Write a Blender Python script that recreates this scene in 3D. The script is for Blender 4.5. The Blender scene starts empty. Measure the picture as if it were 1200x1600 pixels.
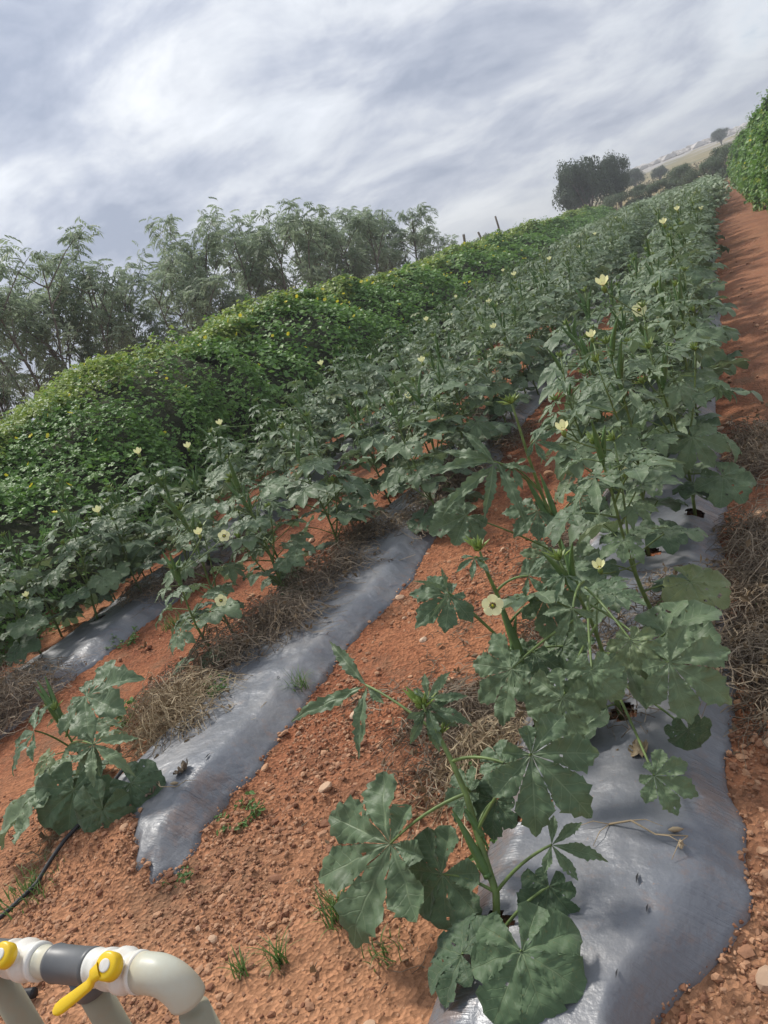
import bpy, math, random
import numpy as np
from mathutils import Vector, Matrix
R = math.radians
rng = np.random.default_rng(7)
random.seed(7)
S = bpy.context.scene
C = bpy.data.collections.new('field')
S.collection.children.link(C)

# ------------------------------------------------------------------ camera
H = 1.55
F = 1200.0
ROLL, PITCH, YAW = R(20.2), R(14.28), R(28.1)
fw = Vector((-math.sin(YAW)*math.cos(PITCH), math.cos(YAW)*math.cos(PITCH), -math.sin(PITCH)))
rt0 = Vector((math.cos(YAW), math.sin(YAW), 0))
up0 = rt0.cross(fw)
# camera axes: the phone is turned so that the horizon climbs to the right
cx = rt0*math.cos(ROLL) - up0*math.sin(ROLL)
cy = rt0*math.sin(ROLL) + up0*math.cos(ROLL)
cam = bpy.data.cameras.new('camera'); camo = bpy.data.objects.new('camera', cam); C.objects.link(camo)
M = Matrix((cx, cy, -fw)).transposed().to_4x4(); M.translation = Vector((0, 0, H))
camo.matrix_world = M
cam.sensor_fit = 'VERTICAL'; cam.sensor_height = 32.0; cam.lens = 32.0*F/1600.0
cam.clip_start = 0.05; cam.clip_end = 4000
S.camera = camo

# ------------------------------------------------------------------ sky and sun
SUN_EL, SUN_AZ = R(52), R(-62)           # azimuth from +Y towards +X
W = bpy.data.worlds.new('World'); S.world = W; W.use_nodes = True
nt = W.node_tree; nt.nodes.clear()
def nd(t, typ, **kw):
    n = t.nodes.new(typ)
    for k, v in kw.items():
        if k.startswith('_'): setattr(n, k[1:], v)
        else: n.inputs[k].default_value = v
    return n
def math_(t, op, a, b=None, c=None, clamp=False):
    n = t.nodes.new('ShaderNodeMath'); n.operation = op; n.use_clamp = clamp
    for i, v in enumerate((a, b, c)):
        if v is None: continue
        if isinstance(v, (int, float)): n.inputs[i].default_value = v
        else: t.links.new(v, n.inputs[i])
    return n.outputs[0]
def ramp(t, fac, stops, mode='LINEAR'):
    n = t.nodes.new('ShaderNodeValToRGB'); n.color_ramp.interpolation = mode
    e = n.color_ramp.elements
    while len(e) < len(stops): e.new(0.5)
    for el, (p, c) in zip(e, stops):
        el.position = p; el.color = (c, c, c, 1) if isinstance(c, (int, float)) else (*c, 1)
    t.links.new(fac, n.inputs[0]); return n.outputs[0]
def mixc(t, f, a, b, mode='MIX'):
    n = t.nodes.new('ShaderNodeMix'); n.data_type = 'RGBA'; n.blend_type = mode
    for s, v in ((n.inputs[0], f), (n.inputs[6], a), (n.inputs[7], b)):
        if isinstance(v, (int, float)): s.default_value = v
        elif isinstance(v, tuple): s.default_value = (*v, 1) if len(v) == 3 else v
        else: t.links.new(v, s)
    return n.outputs[2]
sky = nd(nt, 'ShaderNodeTexSky', _sky_type='NISHITA', _sun_disc=False, _sun_elevation=SUN_EL, _sun_rotation=SUN_AZ)
tc = nd(nt, 'ShaderNodeTexCoord')
sep = nt.nodes.new('ShaderNodeSeparateXYZ'); nt.links.new(tc.outputs['Generated'], sep.inputs[0])
zz = math_(nt, 'ADD', math_(nt, 'MAXIMUM', sep.outputs[2], 0.0), 0.30)
px = math_(nt, 'DIVIDE', sep.outputs[0], zz); py = math_(nt, 'DIVIDE', sep.outputs[1], zz)
cmb = nt.nodes.new('ShaderNodeCombineXYZ'); nt.links.new(px, cmb.inputs[0]); nt.links.new(py, cmb.inputs[1])
def cloud_noise(scale, rot, sc, loc, detail=6, rough=0.55, dist=0.0):
    m = nt.nodes.new('ShaderNodeMapping'); nt.links.new(cmb.outputs[0], m.inputs[0])
    m.inputs['Rotation'].default_value = (0, 0, rot); m.inputs['Scale'].default_value = sc; m.inputs['Location'].default_value = loc
    n = nd(nt, 'ShaderNodeTexNoise', Scale=scale, Detail=detail, Roughness=rough, Distortion=dist)
    nt.links.new(m.outputs[0], n.inputs['Vector']); return n.outputs[0]
n1 = cloud_noise(1.05, R(-30), (1.15, .95, 1), (3.9, 1.7, 0), 9, 0.56, 0.25)      # broad cloud masses
n2 = cloud_noise(2.6, R(-30), (1.0, 1.15, 1), (7.3, 2.2, 0), 9, 0.58, 0.35)    # billows
n3 = cloud_noise(0.5, R(10), (1, 1, 1), (1.6, 4.5, 0), 2, 0.5)
dens = math_(nt, 'ADD', math_(nt, 'MULTIPLY', n1, 0.54), math_(nt, 'ADD', math_(nt, 'MULTIPLY', n2, 0.34), math_(nt, 'MULTIPLY', n3, 0.16)))
cover = ramp(nt, dens, [(0.33, 0.0), (0.43, 0.8), (0.52, 1.0)], 'EASE')
shade = ramp(nt, math_(nt, 'ADD', math_(nt, 'MULTIPLY', n2, 0.55), math_(nt, 'MULTIPLY', n1, 0.45)),
             [(0.37, (9.0, 9.1, 9.3)), (0.45, (6.6, 6.9, 7.4)), (0.52, (4.6, 5.0, 5.9)), (0.59, (3.2, 3.65, 4.65))])
# clouds glow where the veiled sun stands behind them
sd = Vector((math.sin(SUN_AZ)*math.cos(SUN_EL), math.cos(SUN_AZ)*math.cos(SUN_EL), math.sin(SUN_EL)))
dt = nt.nodes.new('ShaderNodeVectorMath'); dt.operation = 'DOT_PRODUCT'; nt.links.new(tc.outputs['Generated'], dt.inputs[0]); dt.inputs[1].default_value = sd
glow = math_(nt, 'ADD', 0.93, math_(nt, 'MULTIPLY', math_(nt, 'POWER', math_(nt, 'MAXIMUM', dt.outputs['Value'], 0.0), 3.0), 0.42))
cl = nt.nodes.new('ShaderNodeVectorMath'); cl.operation = 'SCALE'; nt.links.new(shade, cl.inputs[0]); nt.links.new(glow, cl.inputs['Scale'])
skyc = mixc(nt, 0.35, sky.outputs[0], (3.9, 4.4, 5.6))
col = mixc(nt, cover, skyc, cl.outputs[0])
bg = nd(nt, 'ShaderNodeBackground', Strength=0.10); nt.links.new(col, bg.inputs[0])
wo = nt.nodes.new('ShaderNodeOutputWorld'); nt.links.new(bg.outputs[0], wo.inputs[0])

sl = bpy.data.lights.new('sun', 'SUN'); sl.energy = 2.9; sl.angle = R(7); sl.color = (1.0, 0.95, 0.87)
slo = bpy.data.objects.new('sun', sl); C.objects.link(slo); slo.rotation_euler = (-sd).to_track_quat('-Z', 'Y').to_euler()
S.view_settings.view_transform = 'Standard'; S.view_settings.look = 'None'; S.view_settings.exposure = 0.32; S.view_settings.gamma = 1
S.view_settings.use_curve_mapping = False
S.render.engine = 'CYCLES'; S.cycles.max_bounces = 6; S.cycles.transparent_max_bounces = 4

HAZE = 0.0019
# ------------------------------------------------------------------ noise helpers
def _hash(ix, iy, seed):
    n = (ix.astype(np.int64)*374761393 + iy.astype(np.int64)*668265263 + seed*1442695041) & 0xffffffff
    n = ((n ^ (n >> 13))*1274126177) & 0xffffffff
    n = (n ^ (n >> 16)) & 0xffffffff
    return n/4294967295.0
def vn(x, y, seed=0):
    x = np.asarray(x, float); y = np.asarray(y, float)
    ix = np.floor(x); iy = np.floor(y); fx = x-ix; fy = y-iy
    fx = fx*fx*fx*(fx*(fx*6-15)+10); fy = fy*fy*fy*(fy*(fy*6-15)+10)
    ix = ix.astype(np.int64); iy = iy.astype(np.int64)
    a = _hash(ix, iy, seed); b = _hash(ix+1, iy, seed); c = _hash(ix, iy+1, seed); d = _hash(ix+1, iy+1, seed)
    return (a*(1-fx)+b*fx)*(1-fy)+(c*(1-fx)+d*fx)*fy*1.0-0.5
def fbm(x, y, seed=0, o=4, g=0.5):
    s = 0; a = 1
    for i in range(o):
        s = s+a*vn(x*2**i+i*17.3, y*2**i-i*9.1, seed+i*11); a *= g
    return s
def sst(a, b, x):
    t = np.clip((np.asarray(x, float)-a)/(b-a), 0, 1); return t*t*(3-2*t)

# ------------------------------------------------------------------ mesh helpers
def mesh_obj(name, V, Fc, mats, parent=None, uv=None, rnd=None, mi=None, smooth=False, kind=None, loc=None):
    me = make_mesh(name, V, Fc, mats, uv, rnd, mi, smooth)
    o = bpy.data.objects.new(name, me); C.objects.link(o)
    if parent: o.parent = parent
    if kind: o['kind'] = kind
    if loc is not None: o.location = loc
    return o
def make_mesh(name, V, Fc, mats, uv=None, rnd=None, mi=None, smooth=False):
    """Fc: one int array (N,k) or a list of such arrays."""
    me = bpy.data.meshes.new(name)
    V = np.asarray(V, np.float32)
    Fl = Fc if isinstance(Fc, list) else [Fc]
    Fl = [np.asarray(f, np.int32) for f in Fl if len(f)]
    nf = sum(len(f) for f in Fl)
    loops = np.concatenate([f.ravel() for f in Fl])
    tot = np.concatenate([np.full(len(f), f.shape[1], np.int32) for f in Fl])
    start = np.concatenate([[0], np.cumsum(tot)[:-1]]).astype(np.int32)
    me.vertices.add(len(V)); me.vertices.foreach_set('co', V.ravel())
    me.loops.add(len(loops)); me.loops.foreach_set('vertex_index', loops)
    me.polygons.add(nf); me.polygons.foreach_set('loop_start', start)
    try: me.polygons.foreach_set('loop_total', tot)
    except Exception: pass
    if mi is not None: me.polygons.foreach_set('material_index', np.asarray(mi, np.int32))
    me.polygons.foreach_set('use_smooth', np.full(nf, bool(smooth)))
    if uv is not None:
        l = me.uv_layers.new(name='UVMap'); l.data.foreach_set('uv', np.asarray(uv, np.float32)[loops].ravel())
    if rnd is not None:
        a = me.attributes.new('rnd', 'FLOAT', 'POINT'); a.data.foreach_set('value', np.asarray(rnd, np.float32))
    for m in (mats if isinstance(mats, (list, tuple)) else [mats]): me.materials.append(m)
    me.update(calc_edges=True)
    return me
class MB:
    def __init__(s): s.V = []; s.Q = []; s.T = []; s.uv = []; s.r = []; s.mq = []; s.mt = []; s.n = 0
    def add(s, V, Q=None, T=None, uv=None, rnd=0.5, m=0):
        V = np.asarray(V, float); s.V.append(V)
        s.uv.append(np.asarray(uv, float) if uv is not None else np.zeros((len(V), 2)))
        s.r.append(np.full(len(V), rnd) if np.isscalar(rnd) else np.asarray(rnd, float))
        if Q is not None and len(Q): s.Q.append(np.asarray(Q, int)+s.n); s.mq.append(np.full(len(Q), m) if np.isscalar(m) else m)
        if T is not None and len(T): s.T.append(np.asarray(T, int)+s.n); s.mt.append(np.full(len(T), m) if np.isscalar(m) else m)
        s.n += len(V)
    def data(s):
        Fl = []; mi = []
        if s.Q: Fl.append(np.concatenate(s.Q)); mi.append(np.concatenate(s.mq))
        if s.T: Fl.append(np.concatenate(s.T)); mi.append(np.concatenate(s.mt))
        return np.concatenate(s.V), Fl, np.concatenate(s.uv), np.concatenate(s.r), np.concatenate(mi)
    def mesh(s, name, mats, smooth=True):
        V, Fl, uv, r, mi = s.data(); return make_mesh(name, V, Fl, mats, uv, r, mi, smooth)
    def obj(s, name, mats, parent=None, smooth=True, kind=None, loc=None):
        o = bpy.data.objects.new(name, s.mesh(name, mats, smooth)); C.objects.link(o)
        if parent: o.parent = parent
        if kind: o['kind'] = kind
        if loc is not None: o.location = loc
        return o
    def tube(s, P, rad, k=6, m=0, rnd=0.5, cap=True):
        P = np.asarray(P, float); n = len(P)
        rad = np.full(n, rad) if np.isscalar(rad) else np.asarray(rad, float)
        T = np.gradient(P, axis=0); T /= np.maximum(np.linalg.norm(T, axis=1, keepdims=True), 1e-9)
        ref = np.array([0, 0, 1.0]) if abs(T[0, 2]) < 0.9 else np.array([1.0, 0, 0])
        A = np.cross(T, ref); A /= np.maximum(np.linalg.norm(A, axis=1, keepdims=True), 1e-6); B = np.cross(T, A)
        an = np.arange(k)*2*np.pi/k
        V = P[:, None]+rad[:, None, None]*(A[:, None]*np.cos(an)[None, :, None]+B[:, None]*np.sin(an)[None, :, None])
        V = V.reshape(-1, 3); i = np.arange(n-1)[:, None]*k; j = np.arange(k)[None]
        Q = np.stack([i+j, i+(j+1) % k, i+k+(j+1) % k, i+k+j], -1).reshape(-1, 4)
        uv = np.stack([np.repeat(np.linspace(0, 1, n), k), np.tile(an/6.3, n)], 1)
        Tt = []
        if cap:
            V = np.vstack([V, P[0], P[-1]]); uv = np.vstack([uv, [0, 0], [1, 0]]); a0 = n*k
            for q in range(k): Tt += [[a0, (q+1) % k, q], [a0+1, (n-1)*k+q, (n-1)*k+(q+1) % k]]
        s.add(V, Q, Tt if cap else None, uv, rnd, m)
def rot_frames(N, D):
    """unit normals N, in-plane directions D -> frames (n,3,3) with columns x (along leaf), y, z (normal)"""
    N = N/np.maximum(np.linalg.norm(N, axis=1, keepdims=True), 1e-9)
    X = D-(D*N).sum(1, keepdims=True)*N; X /= np.maximum(np.linalg.norm(X, axis=1, keepdims=True), 1e-9)
    Y = np.cross(N, X); return np.stack([X, Y, N], -1)
def scatter(mb, bV, bQ, bT, P, Fm, sc, rnd, uv=None, m=0):
    n = len(P); k = len(bV)
    V = np.einsum('nij,kj->nki', Fm, bV)*np.asarray(sc).reshape(-1, 1, 1)+P[:, None]
    off = (np.arange(n)*k)[:, None, None]
    Q = (np.asarray(bQ)[None]+off).reshape(-1, 4) if bQ is not None and len(bQ) else None
    T = (np.asarray(bT)[None]+off).reshape(-1, 3) if bT is not None and len(bT) else None
    mb.add(V.reshape(-1, 3), Q, T, np.tile(uv if uv is not None else np.zeros((k, 2)), (n, 1)), np.repeat(rnd, k), m)
def empty(name, loc, label=None, cat=None, group=None, rz=0):
    o = bpy.data.objects.new(name, None); C.objects.link(o); o.location = loc; o.rotation_euler.z = rz; o.empty_display_size = 0.1
    tag(o, label, cat, group); return o
def tag(o, label=None, cat=None, group=None, kind=None):
    if label: o['label'] = label
    if cat: o['category'] = cat
    if group: o['group'] = group
    if kind: o['kind'] = kind
    return o
def inst(name, me, parent=None, loc=(0, 0, 0), rot=(0, 0, 0), sc=1.0):
    o = bpy.data.objects.new(name, me); C.objects.link(o); o.parent = parent; o.location = loc; o.rotation_euler = rot
    o.scale = (sc, sc, sc) if np.isscalar(sc) else sc
    return o

# ------------------------------------------------------------------ materials
def mat(name):
    m = bpy.data.materials.new(name); m.use_nodes = True; t = m.node_tree; t.nodes.clear()
    out = t.nodes.new('ShaderNodeOutputMaterial'); b = t.nodes.new('ShaderNodeBsdfPrincipled'); t.links.new(b.outputs[0], out.inputs[0])
    return m, t, b, out
def noise(t, vec, scale, detail=4, rough=0.55, dist=0.0, out=0):
    n = nd(t, 'ShaderNodeTexNoise', Scale=scale, Detail=detail, Roughness=rough, Distortion=dist)
    if vec is not None: t.links.new(vec, n.inputs['Vector'])
    return n.outputs[out]
def mapping(t, vec, sc=(1, 1, 1), rot=(0, 0, 0)):
    m = t.nodes.new('ShaderNodeMapping'); t.links.new(vec, m.inputs[0]); m.inputs['Scale'].default_value = sc; m.inputs['Rotation'].default_value = rot
    return m.outputs[0]
def bump(t, b, h, strength=0.5, dist=0.01):
    n = nd(t, 'ShaderNodeBump', Strength=strength, Distance=dist); t.links.new(h, n.inputs['Height']); t.links.new(n.outputs[0], b.inputs['Normal']); return n
def attr(t, name):
    n = t.nodes.new('ShaderNodeAttribute'); n.attribute_name = name; return n
def simple(name, c, rough=0.6, var=0.15, scale=20.0, bs=0.2, bd=0.002, spec=0.4, translucent=0.0):
    m, t, b, out = mat(name); tcn = t.nodes.new('ShaderNodeTexCoord'); v = tcn.outputs['Object']
    n = noise(t, v, scale, 5)
    lo = tuple(x*(1-var) for x in c); hi = tuple(min(1, x*(1+var)) for x in c)
    t.links.new(ramp(t, n, [(0.3, lo), (0.7, hi)]), b.inputs['Base Color'])
    b.inputs['Roughness'].default_value = rough; b.inputs['Specular IOR Level'].default_value = spec
    if bs: bump(t, b, noise(t, v, scale*3, 4), bs, bd)
    if translucent: add_trans(t, b, out, c, translucent)
    return m
def add_trans(t, b, out, c, f):
    tr = t.nodes.new('ShaderNodeBsdfTranslucent')
    if isinstance(c, tuple): tr.inputs[0].default_value = (*c, 1)
    else: t.links.new(c, tr.inputs[0])
    mx = t.nodes.new('ShaderNodeMixShader'); mx.inputs[0].default_value = f
    t.links.new(b.outputs[0], mx.inputs[1]); t.links.new(tr.outputs[0], mx.inputs[2]); t.links.new(mx.outputs[0], out.inputs[0])

def leaf_mat(name, dark, light, vein, trans=0.22, veins=True, rough=0.55, yellow=None, spec=0.35, sheen=0.0):
    m, t, b, out = mat(name)
    r = attr(t, 'rnd').outputs['Fac']
    oi = t.nodes.new('ShaderNodeObjectInfo').outputs['Random']
    tcn = t.nodes.new('ShaderNodeTexCoord'); v = tcn.outputs['Object']
    rr = math_(t, 'FRACT', math_(t, 'ADD', r, math_(t, 'MULTIPLY', oi, 0.999)))
    base = mixc(t, rr, dark, light)
    if yellow is not None:
        base = mixc(t, ramp(t, rr, [(0.965, 0.0), (1.0, 0.6)]), base, yellow)
    blot = noise(t, v, 28.0, 4)
    base = mixc(t, math_(t, 'MULTIPLY', ramp(t, blot, [(0.38, 0.0), (0.68, 1.0)]), 0.35), base, tuple(x*1.35 for x in light))
    if veins:
        uvn = nd(t, 'ShaderNodeUVMap', _uv_map='UVMap'); sp = t.nodes.new('ShaderNodeSeparateXYZ'); t.links.new(uvn.outputs[0], sp.inputs[0])
        d = sp.outputs[1]; s = sp.outputs[0]
        mid = math_(t, 'SUBTRACT', 1.0, math_(t, 'DIVIDE', d, math_(t, 'ADD', 0.006, math_(t, 'MULTIPLY', math_(t, 'SUBTRACT', 1.0, s), 0.012))), clamp=True)
        fr = math_(t, 'FRACT', math_(t, 'MULTIPLY', math_(t, 'SUBTRACT', s, math_(t, 'MULTIPLY', d, 0.9)), 7.0))
        sec = math_(t, 'SUBTRACT', 1.0, math_(t, 'MULTIPLY', math_(t, 'ABSOLUTE', math_(t, 'SUBTRACT', fr, 0.5)), 14.0), clamp=True)
        vv = math_(t, 'MAXIMUM', mid, math_(t, 'MULTIPLY', sec, 0.55))
        base = mixc(t, math_(t, 'MULTIPLY', vv, 0.75), base, vein)
        hh = math_(t, 'ADD', math_(t, 'MULTIPLY', vv, -0.5), math_(t, 'MULTIPLY', noise(t, v, 60.0, 3), 0.6))
        bump(t, b, hh, 0.55, 0.004)
    if veins:
        base = mixc(t, math_(t, 'MULTIPLY', ramp(t, noise(t, v, 95.0, 3, 0.6), [(0.64, 0.0), (0.72, 1.0)]), 0.45), base, (0.20, 0.17, 0.06))
        base = mixc(t, 0.55, base, ramp(t, noise(t, v, 11.0, 3), [(0.3, 0.72), (0.7, 1.22)]), 'MULTIPLY')
    t.links.new(base, b.inputs['Base Color'])
    b.inputs['Roughness'].default_value = rough; b.inputs['Specular IOR Level'].default_value = spec
    if sheen: b.inputs['Sheen Weight'].default_value = sheen; b.inputs['Sheen Roughness'].default_value = 0.5
    add_trans(t, b, out, mixc(t, 0.5, base, tuple(x*2.0 for x in light)), trans)
    return m

M_leaf = leaf_mat('okra_leaf_green', (0.058, 0.108, 0.050), (0.138, 0.196, 0.098), (0.22, 0.29, 0.16), 0.20, True, 0.5, (0.22, 0.22, 0.05), 0.35, 0.14)
M_lowleaf = leaf_mat('okra_old_leaf_green', (0.055, 0.098, 0.048), (0.088, 0.142, 0.068), (0.16, 0.21, 0.10), 0.18, True, 0.55, None, 0.3, 0.2)
M_stem = simple('okra_stem_green', (0.13, 0.19, 0.055), 0.5, 0.3, 30, 0.2)
M_pod = simple('okra_pod_green', (0.085, 0.16, 0.045), 0.45, 0.2, 25, 0.2)
M_bud = simple('young_bud_green', (0.20, 0.28, 0.06), 0.5, 0.2, 40, 0.1, translucent=0.2)
M_straw = simple('dry_straw', (0.27, 0.18, 0.10), 0.8, 0.4, 15, 0.2)
M_deadleaf = simple('dead_leaf', (0.20, 0.14, 0.08), 0.8, 0.4, 25, 0.3, translucent=0.15)
M_grass = leaf_mat('fresh_grass', (0.06, 0.12, 0.03), (0.12, 0.20, 0.05), (0.1, 0.2, 0.1), 0.25, False)
M_weed = leaf_mat('weed_green', (0.06, 0.12, 0.03), (0.12, 0.22, 0.06), (0.1, 0.2, 0.1), 0.25, False)
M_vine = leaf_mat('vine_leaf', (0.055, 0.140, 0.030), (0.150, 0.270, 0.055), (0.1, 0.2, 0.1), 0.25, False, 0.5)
M_vlit_yellow = leaf_mat('vine_lit_yellow_leaf', (0.13, 0.22, 0.04), (0.27, 0.34, 0.075), (0.1, 0.2, 0.1), 0.3, False, 0.5)  # paler copy of the vine leaf: light on the crest as colour, plus yellowing leaves
M_tree = leaf_mat('feathery_tree_leaf', (0.13, 0.18, 0.115), (0.25, 0.31, 0.20), (0.1, 0.2, 0.1), 0.38, False, 0.55)
M_oak = leaf_mat('dark_tree_leaf', (0.035, 0.058, 0.032), (0.080, 0.115, 0.060), (0.1, 0.2, 0.1), 0.15, False, 0.6)
M_scrub = leaf_mat('scrub_leaf', (0.05, 0.085, 0.04), (0.11, 0.15, 0.07), (0.1, 0.2, 0.1), 0.15, False, 0.6)
M_bark = simple('grey_bark', (0.16, 0.135, 0.11), 0.9, 0.35, 12, 0.5, 0.01)
M_inner = simple('dark_hedge_backing', (0.045, 0.05, 0.022), 0.95, 0.5, 6, 0.6, 0.05)  # backing sheet in the hedges, deep shade put into its colour
M_wood = simple('weathered_post_wood', (0.17, 0.14, 0.11), 0.9, 0.3, 20, 0.5, 0.01)

M_pvcg = simple('grey_plastic', (0.115, 0.12, 0.125), 0.42, 0.12, 18, 0.05)
M_hose = simple('black_hose', (0.02, 0.02, 0.022), 0.5, 0.2, 30, 0.1)
def dusty(name, c, dust, rough, sc=9.0, lo=0.45, hi=0.75, spec=0.4):
    m, t, b, out = mat(name); v = t.nodes.new('ShaderNodeTexCoord').outputs['Object']
    f = ramp(t, noise(t, v, sc, 6, 0.62), [(lo, 0.0), (hi, 0.8)])
    t.links.new(mixc(t, f, c, dust), b.inputs['Base Color'])
    t.links.new(math_(t, 'ADD', math_(t, 'MULTIPLY', f, 0.3), rough), b.inputs['Roughness'])
    b.inputs['Specular IOR Level'].default_value = spec
    bump(t, b, noise(t, v, sc*9, 3), 0.12, 0.002); return m
M_beige = dusty('sunbleached_pvc', (0.52, 0.52, 0.43), (0.52, 0.44, 0.30), 0.38)
M_beiged = dusty('dirty_pvc_riser', (0.30, 0.28, 0.20), (0.34, 0.22, 0.13), 0.5)
M_pvcw = dusty('white_plastic', (0.72, 0.71, 0.66), (0.50, 0.36, 0.24), 0.34, 16, 0.50, 0.85)
M_yellow = dusty('yellow_plastic', (0.78, 0.52, 0.012), (0.60, 0.36, 0.03), 0.34, 22, 0.5, 0.85)

def soil_mat():
    m, t, b, out = mat('red_soil'); g = t.nodes.new('ShaderNodeNewGeometry').outputs['Position']
    a = noise(t, g, 0.8, 6, 0.6); c = noise(t, g, 7.0, 6, 0.65); f = noise(t, g, 60.0, 5, 0.7)
    col = ramp(t, a, [(0.36, (0.165, 0.055, 0.030)), (0.50, (0.27, 0.098, 0.048)), (0.64, (0.38, 0.165, 0.082))])
    col = mixc(t, math_(t, 'MULTIPLY', ramp(t, c, [(0.35, 0.0), (0.7, 1.0)]), 0.40), col, (0.38, 0.18, 0.095))
    # pale grit towards the near end of the beds
    sp = t.nodes.new('ShaderNodeSeparateXYZ'); t.links.new(g, sp.inputs[0])
    near = ramp(t, math_(t, 'ADD', sp.outputs[1], math_(t, 'MULTIPLY', a, 1.6)), [(0.0, 1.0), (1.0, 0.0)])
    nr = t.nodes.new('ShaderNodeMapRange'); nr.inputs['From Min'].default_value = 3.1; nr.inputs['From Max'].default_value = 2.0
    t.links.new(math_(t, 'ADD', sp.outputs[1], math_(t, 'MULTIPLY', a, 1.6)), nr.inputs[0])
    col = mixc(t, math_(t, 'MULTIPLY', nr.outputs[0], 0.6), col, (0.47, 0.255, 0.14))
    vo = nd(t, 'ShaderNodeTexVoronoi', Scale=75.0); t.links.new(g, vo.inputs['Vector'])
    grain = ramp(t, vo.outputs['Color'], [(0.05, 0.45), (0.95, 1.4)])
    col = mixc(t, 0.8, col, grain, 'MULTIPLY')
    col = mixc(t, ramp(t, f, [(0.62, 0.0), (0.72, 0.6)]), col, (0.60, 0.42, 0.28))
    # dry litter patches
    pth = nd(t, 'ShaderNodeMapRange'); pth.inputs['From Min'].default_value = -0.35; pth.inputs['From Max'].default_value = 0.0; t.links.new(sp.outputs[0], pth.inputs[0])
    col = mixc(t, math_(t, 'MULTIPLY', pth.outputs[0], 0.45), col, (0.29, 0.155, 0.095))
    lit = noise(t, g, 2.3, 7, 0.7, 0.4)
    col = mixc(t, ramp(t, lit, [(0.53, 0.0), (0.66, 0.6)]), col, (0.19, 0.12, 0.075))
    # the waste ground beyond the field: dry grass
    ln = t.nodes.new('ShaderNodeVectorMath'); ln.operation = 'LENGTH'; t.links.new(g, ln.inputs[0])
    far = ramp(t, math_(t, 'MULTIPLY', math_(t, 'ADD', ln.outputs['Value'], math_(t, 'MULTIPLY', noise(t, g, 0.1, 4), 16.0)), 0.01), [(0.74, 0.0), (0.82, 1.0)])
    gr = ramp(t, noise(t, mapping(t, g, (1, 1, 6)), 0.07, 8, 0.65), [(0.36, (0.30, 0.24, 0.13)), (0.52, (0.25, 0.21, 0.11)), (0.66, (0.12, 0.13, 0.07))])
    rk = ramp(t, math_(t, 'ADD', math_(t, 'MULTIPLY', sp.outputs[2], 0.045), math_(t, 'MULTIPLY', noise(t, g, 0.12, 7, 0.7), 1.0)), [(0.90, 0.0), (0.98, 1.0)])
    gr = mixc(t, rk, gr, (0.36, 0.34, 0.32))
    col = mixc(t, far, col, gr)
    t.links.new(col, b.inputs['Base Color']); b.inputs['Roughness'].default_value = 0.95; b.inputs['Specular IOR Level'].default_value = 0.15
    h = math_(t, 'ADD', math_(t, 'MULTIPLY', c, 0.6), math_(t, 'ADD', math_(t, 'MULTIPLY', f, 0.35), math_(t, 'MULTIPLY', vo.outputs['Distance'], 0.5)))
    bump(t, b, h, 0.9, 0.02)
    return m
M_soil = soil_mat()
def stone_mat(name, c1, c2):
    m, t, b, out = mat(name); r = attr(t, 'rnd').outputs['Fac']
    oi = t.nodes.new('ShaderNodeObjectInfo').outputs['Random']
    v = t.nodes.new('ShaderNodeTexCoord').outputs['Object']
    col = mixc(t, math_(t, 'FRACT', math_(t, 'ADD', r, oi)), c1, c2)
    col = mixc(t, 0.5, col, ramp(t, noise(t, v, 60, 5), [(0.3, 0.6), (0.7, 1.15)]), 'MULTIPLY')
    t.links.new(col, b.inputs['Base Color']); b.inputs['Roughness'].default_value = 0.9
    bump(t, b, noise(t, v, 90, 4), 0.4, 0.004); return m
M_peb = stone_mat('soil_crumb', (0.20, 0.08, 0.04), (0.50, 0.28, 0.16))
M_stone = stone_mat('pale_stone', (0.52, 0.28, 0.15), (0.66, 0.50, 0.36))
def film_mat():
    m, t, b, out = mat('silver_mulch_film'); g = t.nodes.new('ShaderNodeNewGeometry').outputs['Position']
    dust = ramp(t, noise(t, g, 3.0, 7, 0.65), [(0.42, 0.0), (0.75, 0.75)])
    spk = ramp(t, noise(t, g, 55.0, 4, 0.7), [(0.66, 0.0), (0.74, 0.55)])
    col = mixc(t, dust, (0.150, 0.160, 0.180), (0.205, 0.198, 0.195))
    col = mixc(t, spk, col, (0.30, 0.17, 0.10))
    e0 = attr(t, 'rnd').outputs['Fac']
    col = mixc(t, math_(t, 'MULTIPLY', ramp(t, math_(t, 'ADD', noise(t, g, 14.0, 9, 0.78), math_(t, 'MULTIPLY', e0, 0.16)), [(0.57, 0.0), (0.72, 1.0)]), 0.42), col, (0.24, 0.145, 0.10))
    t.links.new(col, b.inputs['Base Color'])
    b.inputs['Metallic'].default_value = 0.12; b.inputs['Specular IOR Level'].default_value = 0.6
    t.links.new(math_(t, 'ADD', 0.36, math_(t, 'MULTIPLY', dust, 0.25)), b.inputs['Roughness'])
    st = noise(t, mapping(t, g, (5, 95, 5), (0, 0, R(12))), 1.0, 3, 0.6, 0.5)
    e = attr(t, 'rnd').outputs['Fac']     # 0 on the flat top, 1 on the pulled shoulders
    h = math_(t, 'ADD', math_(t, 'MULTIPLY', math_(t, 'MULTIPLY', st, e), 1.0), math_(t, 'MULTIPLY', noise(t, g, 22.0, 4), 0.55))
    bump(t, b, h, 0.75, 0.012)
    return m
M_film = film_mat()
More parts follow.
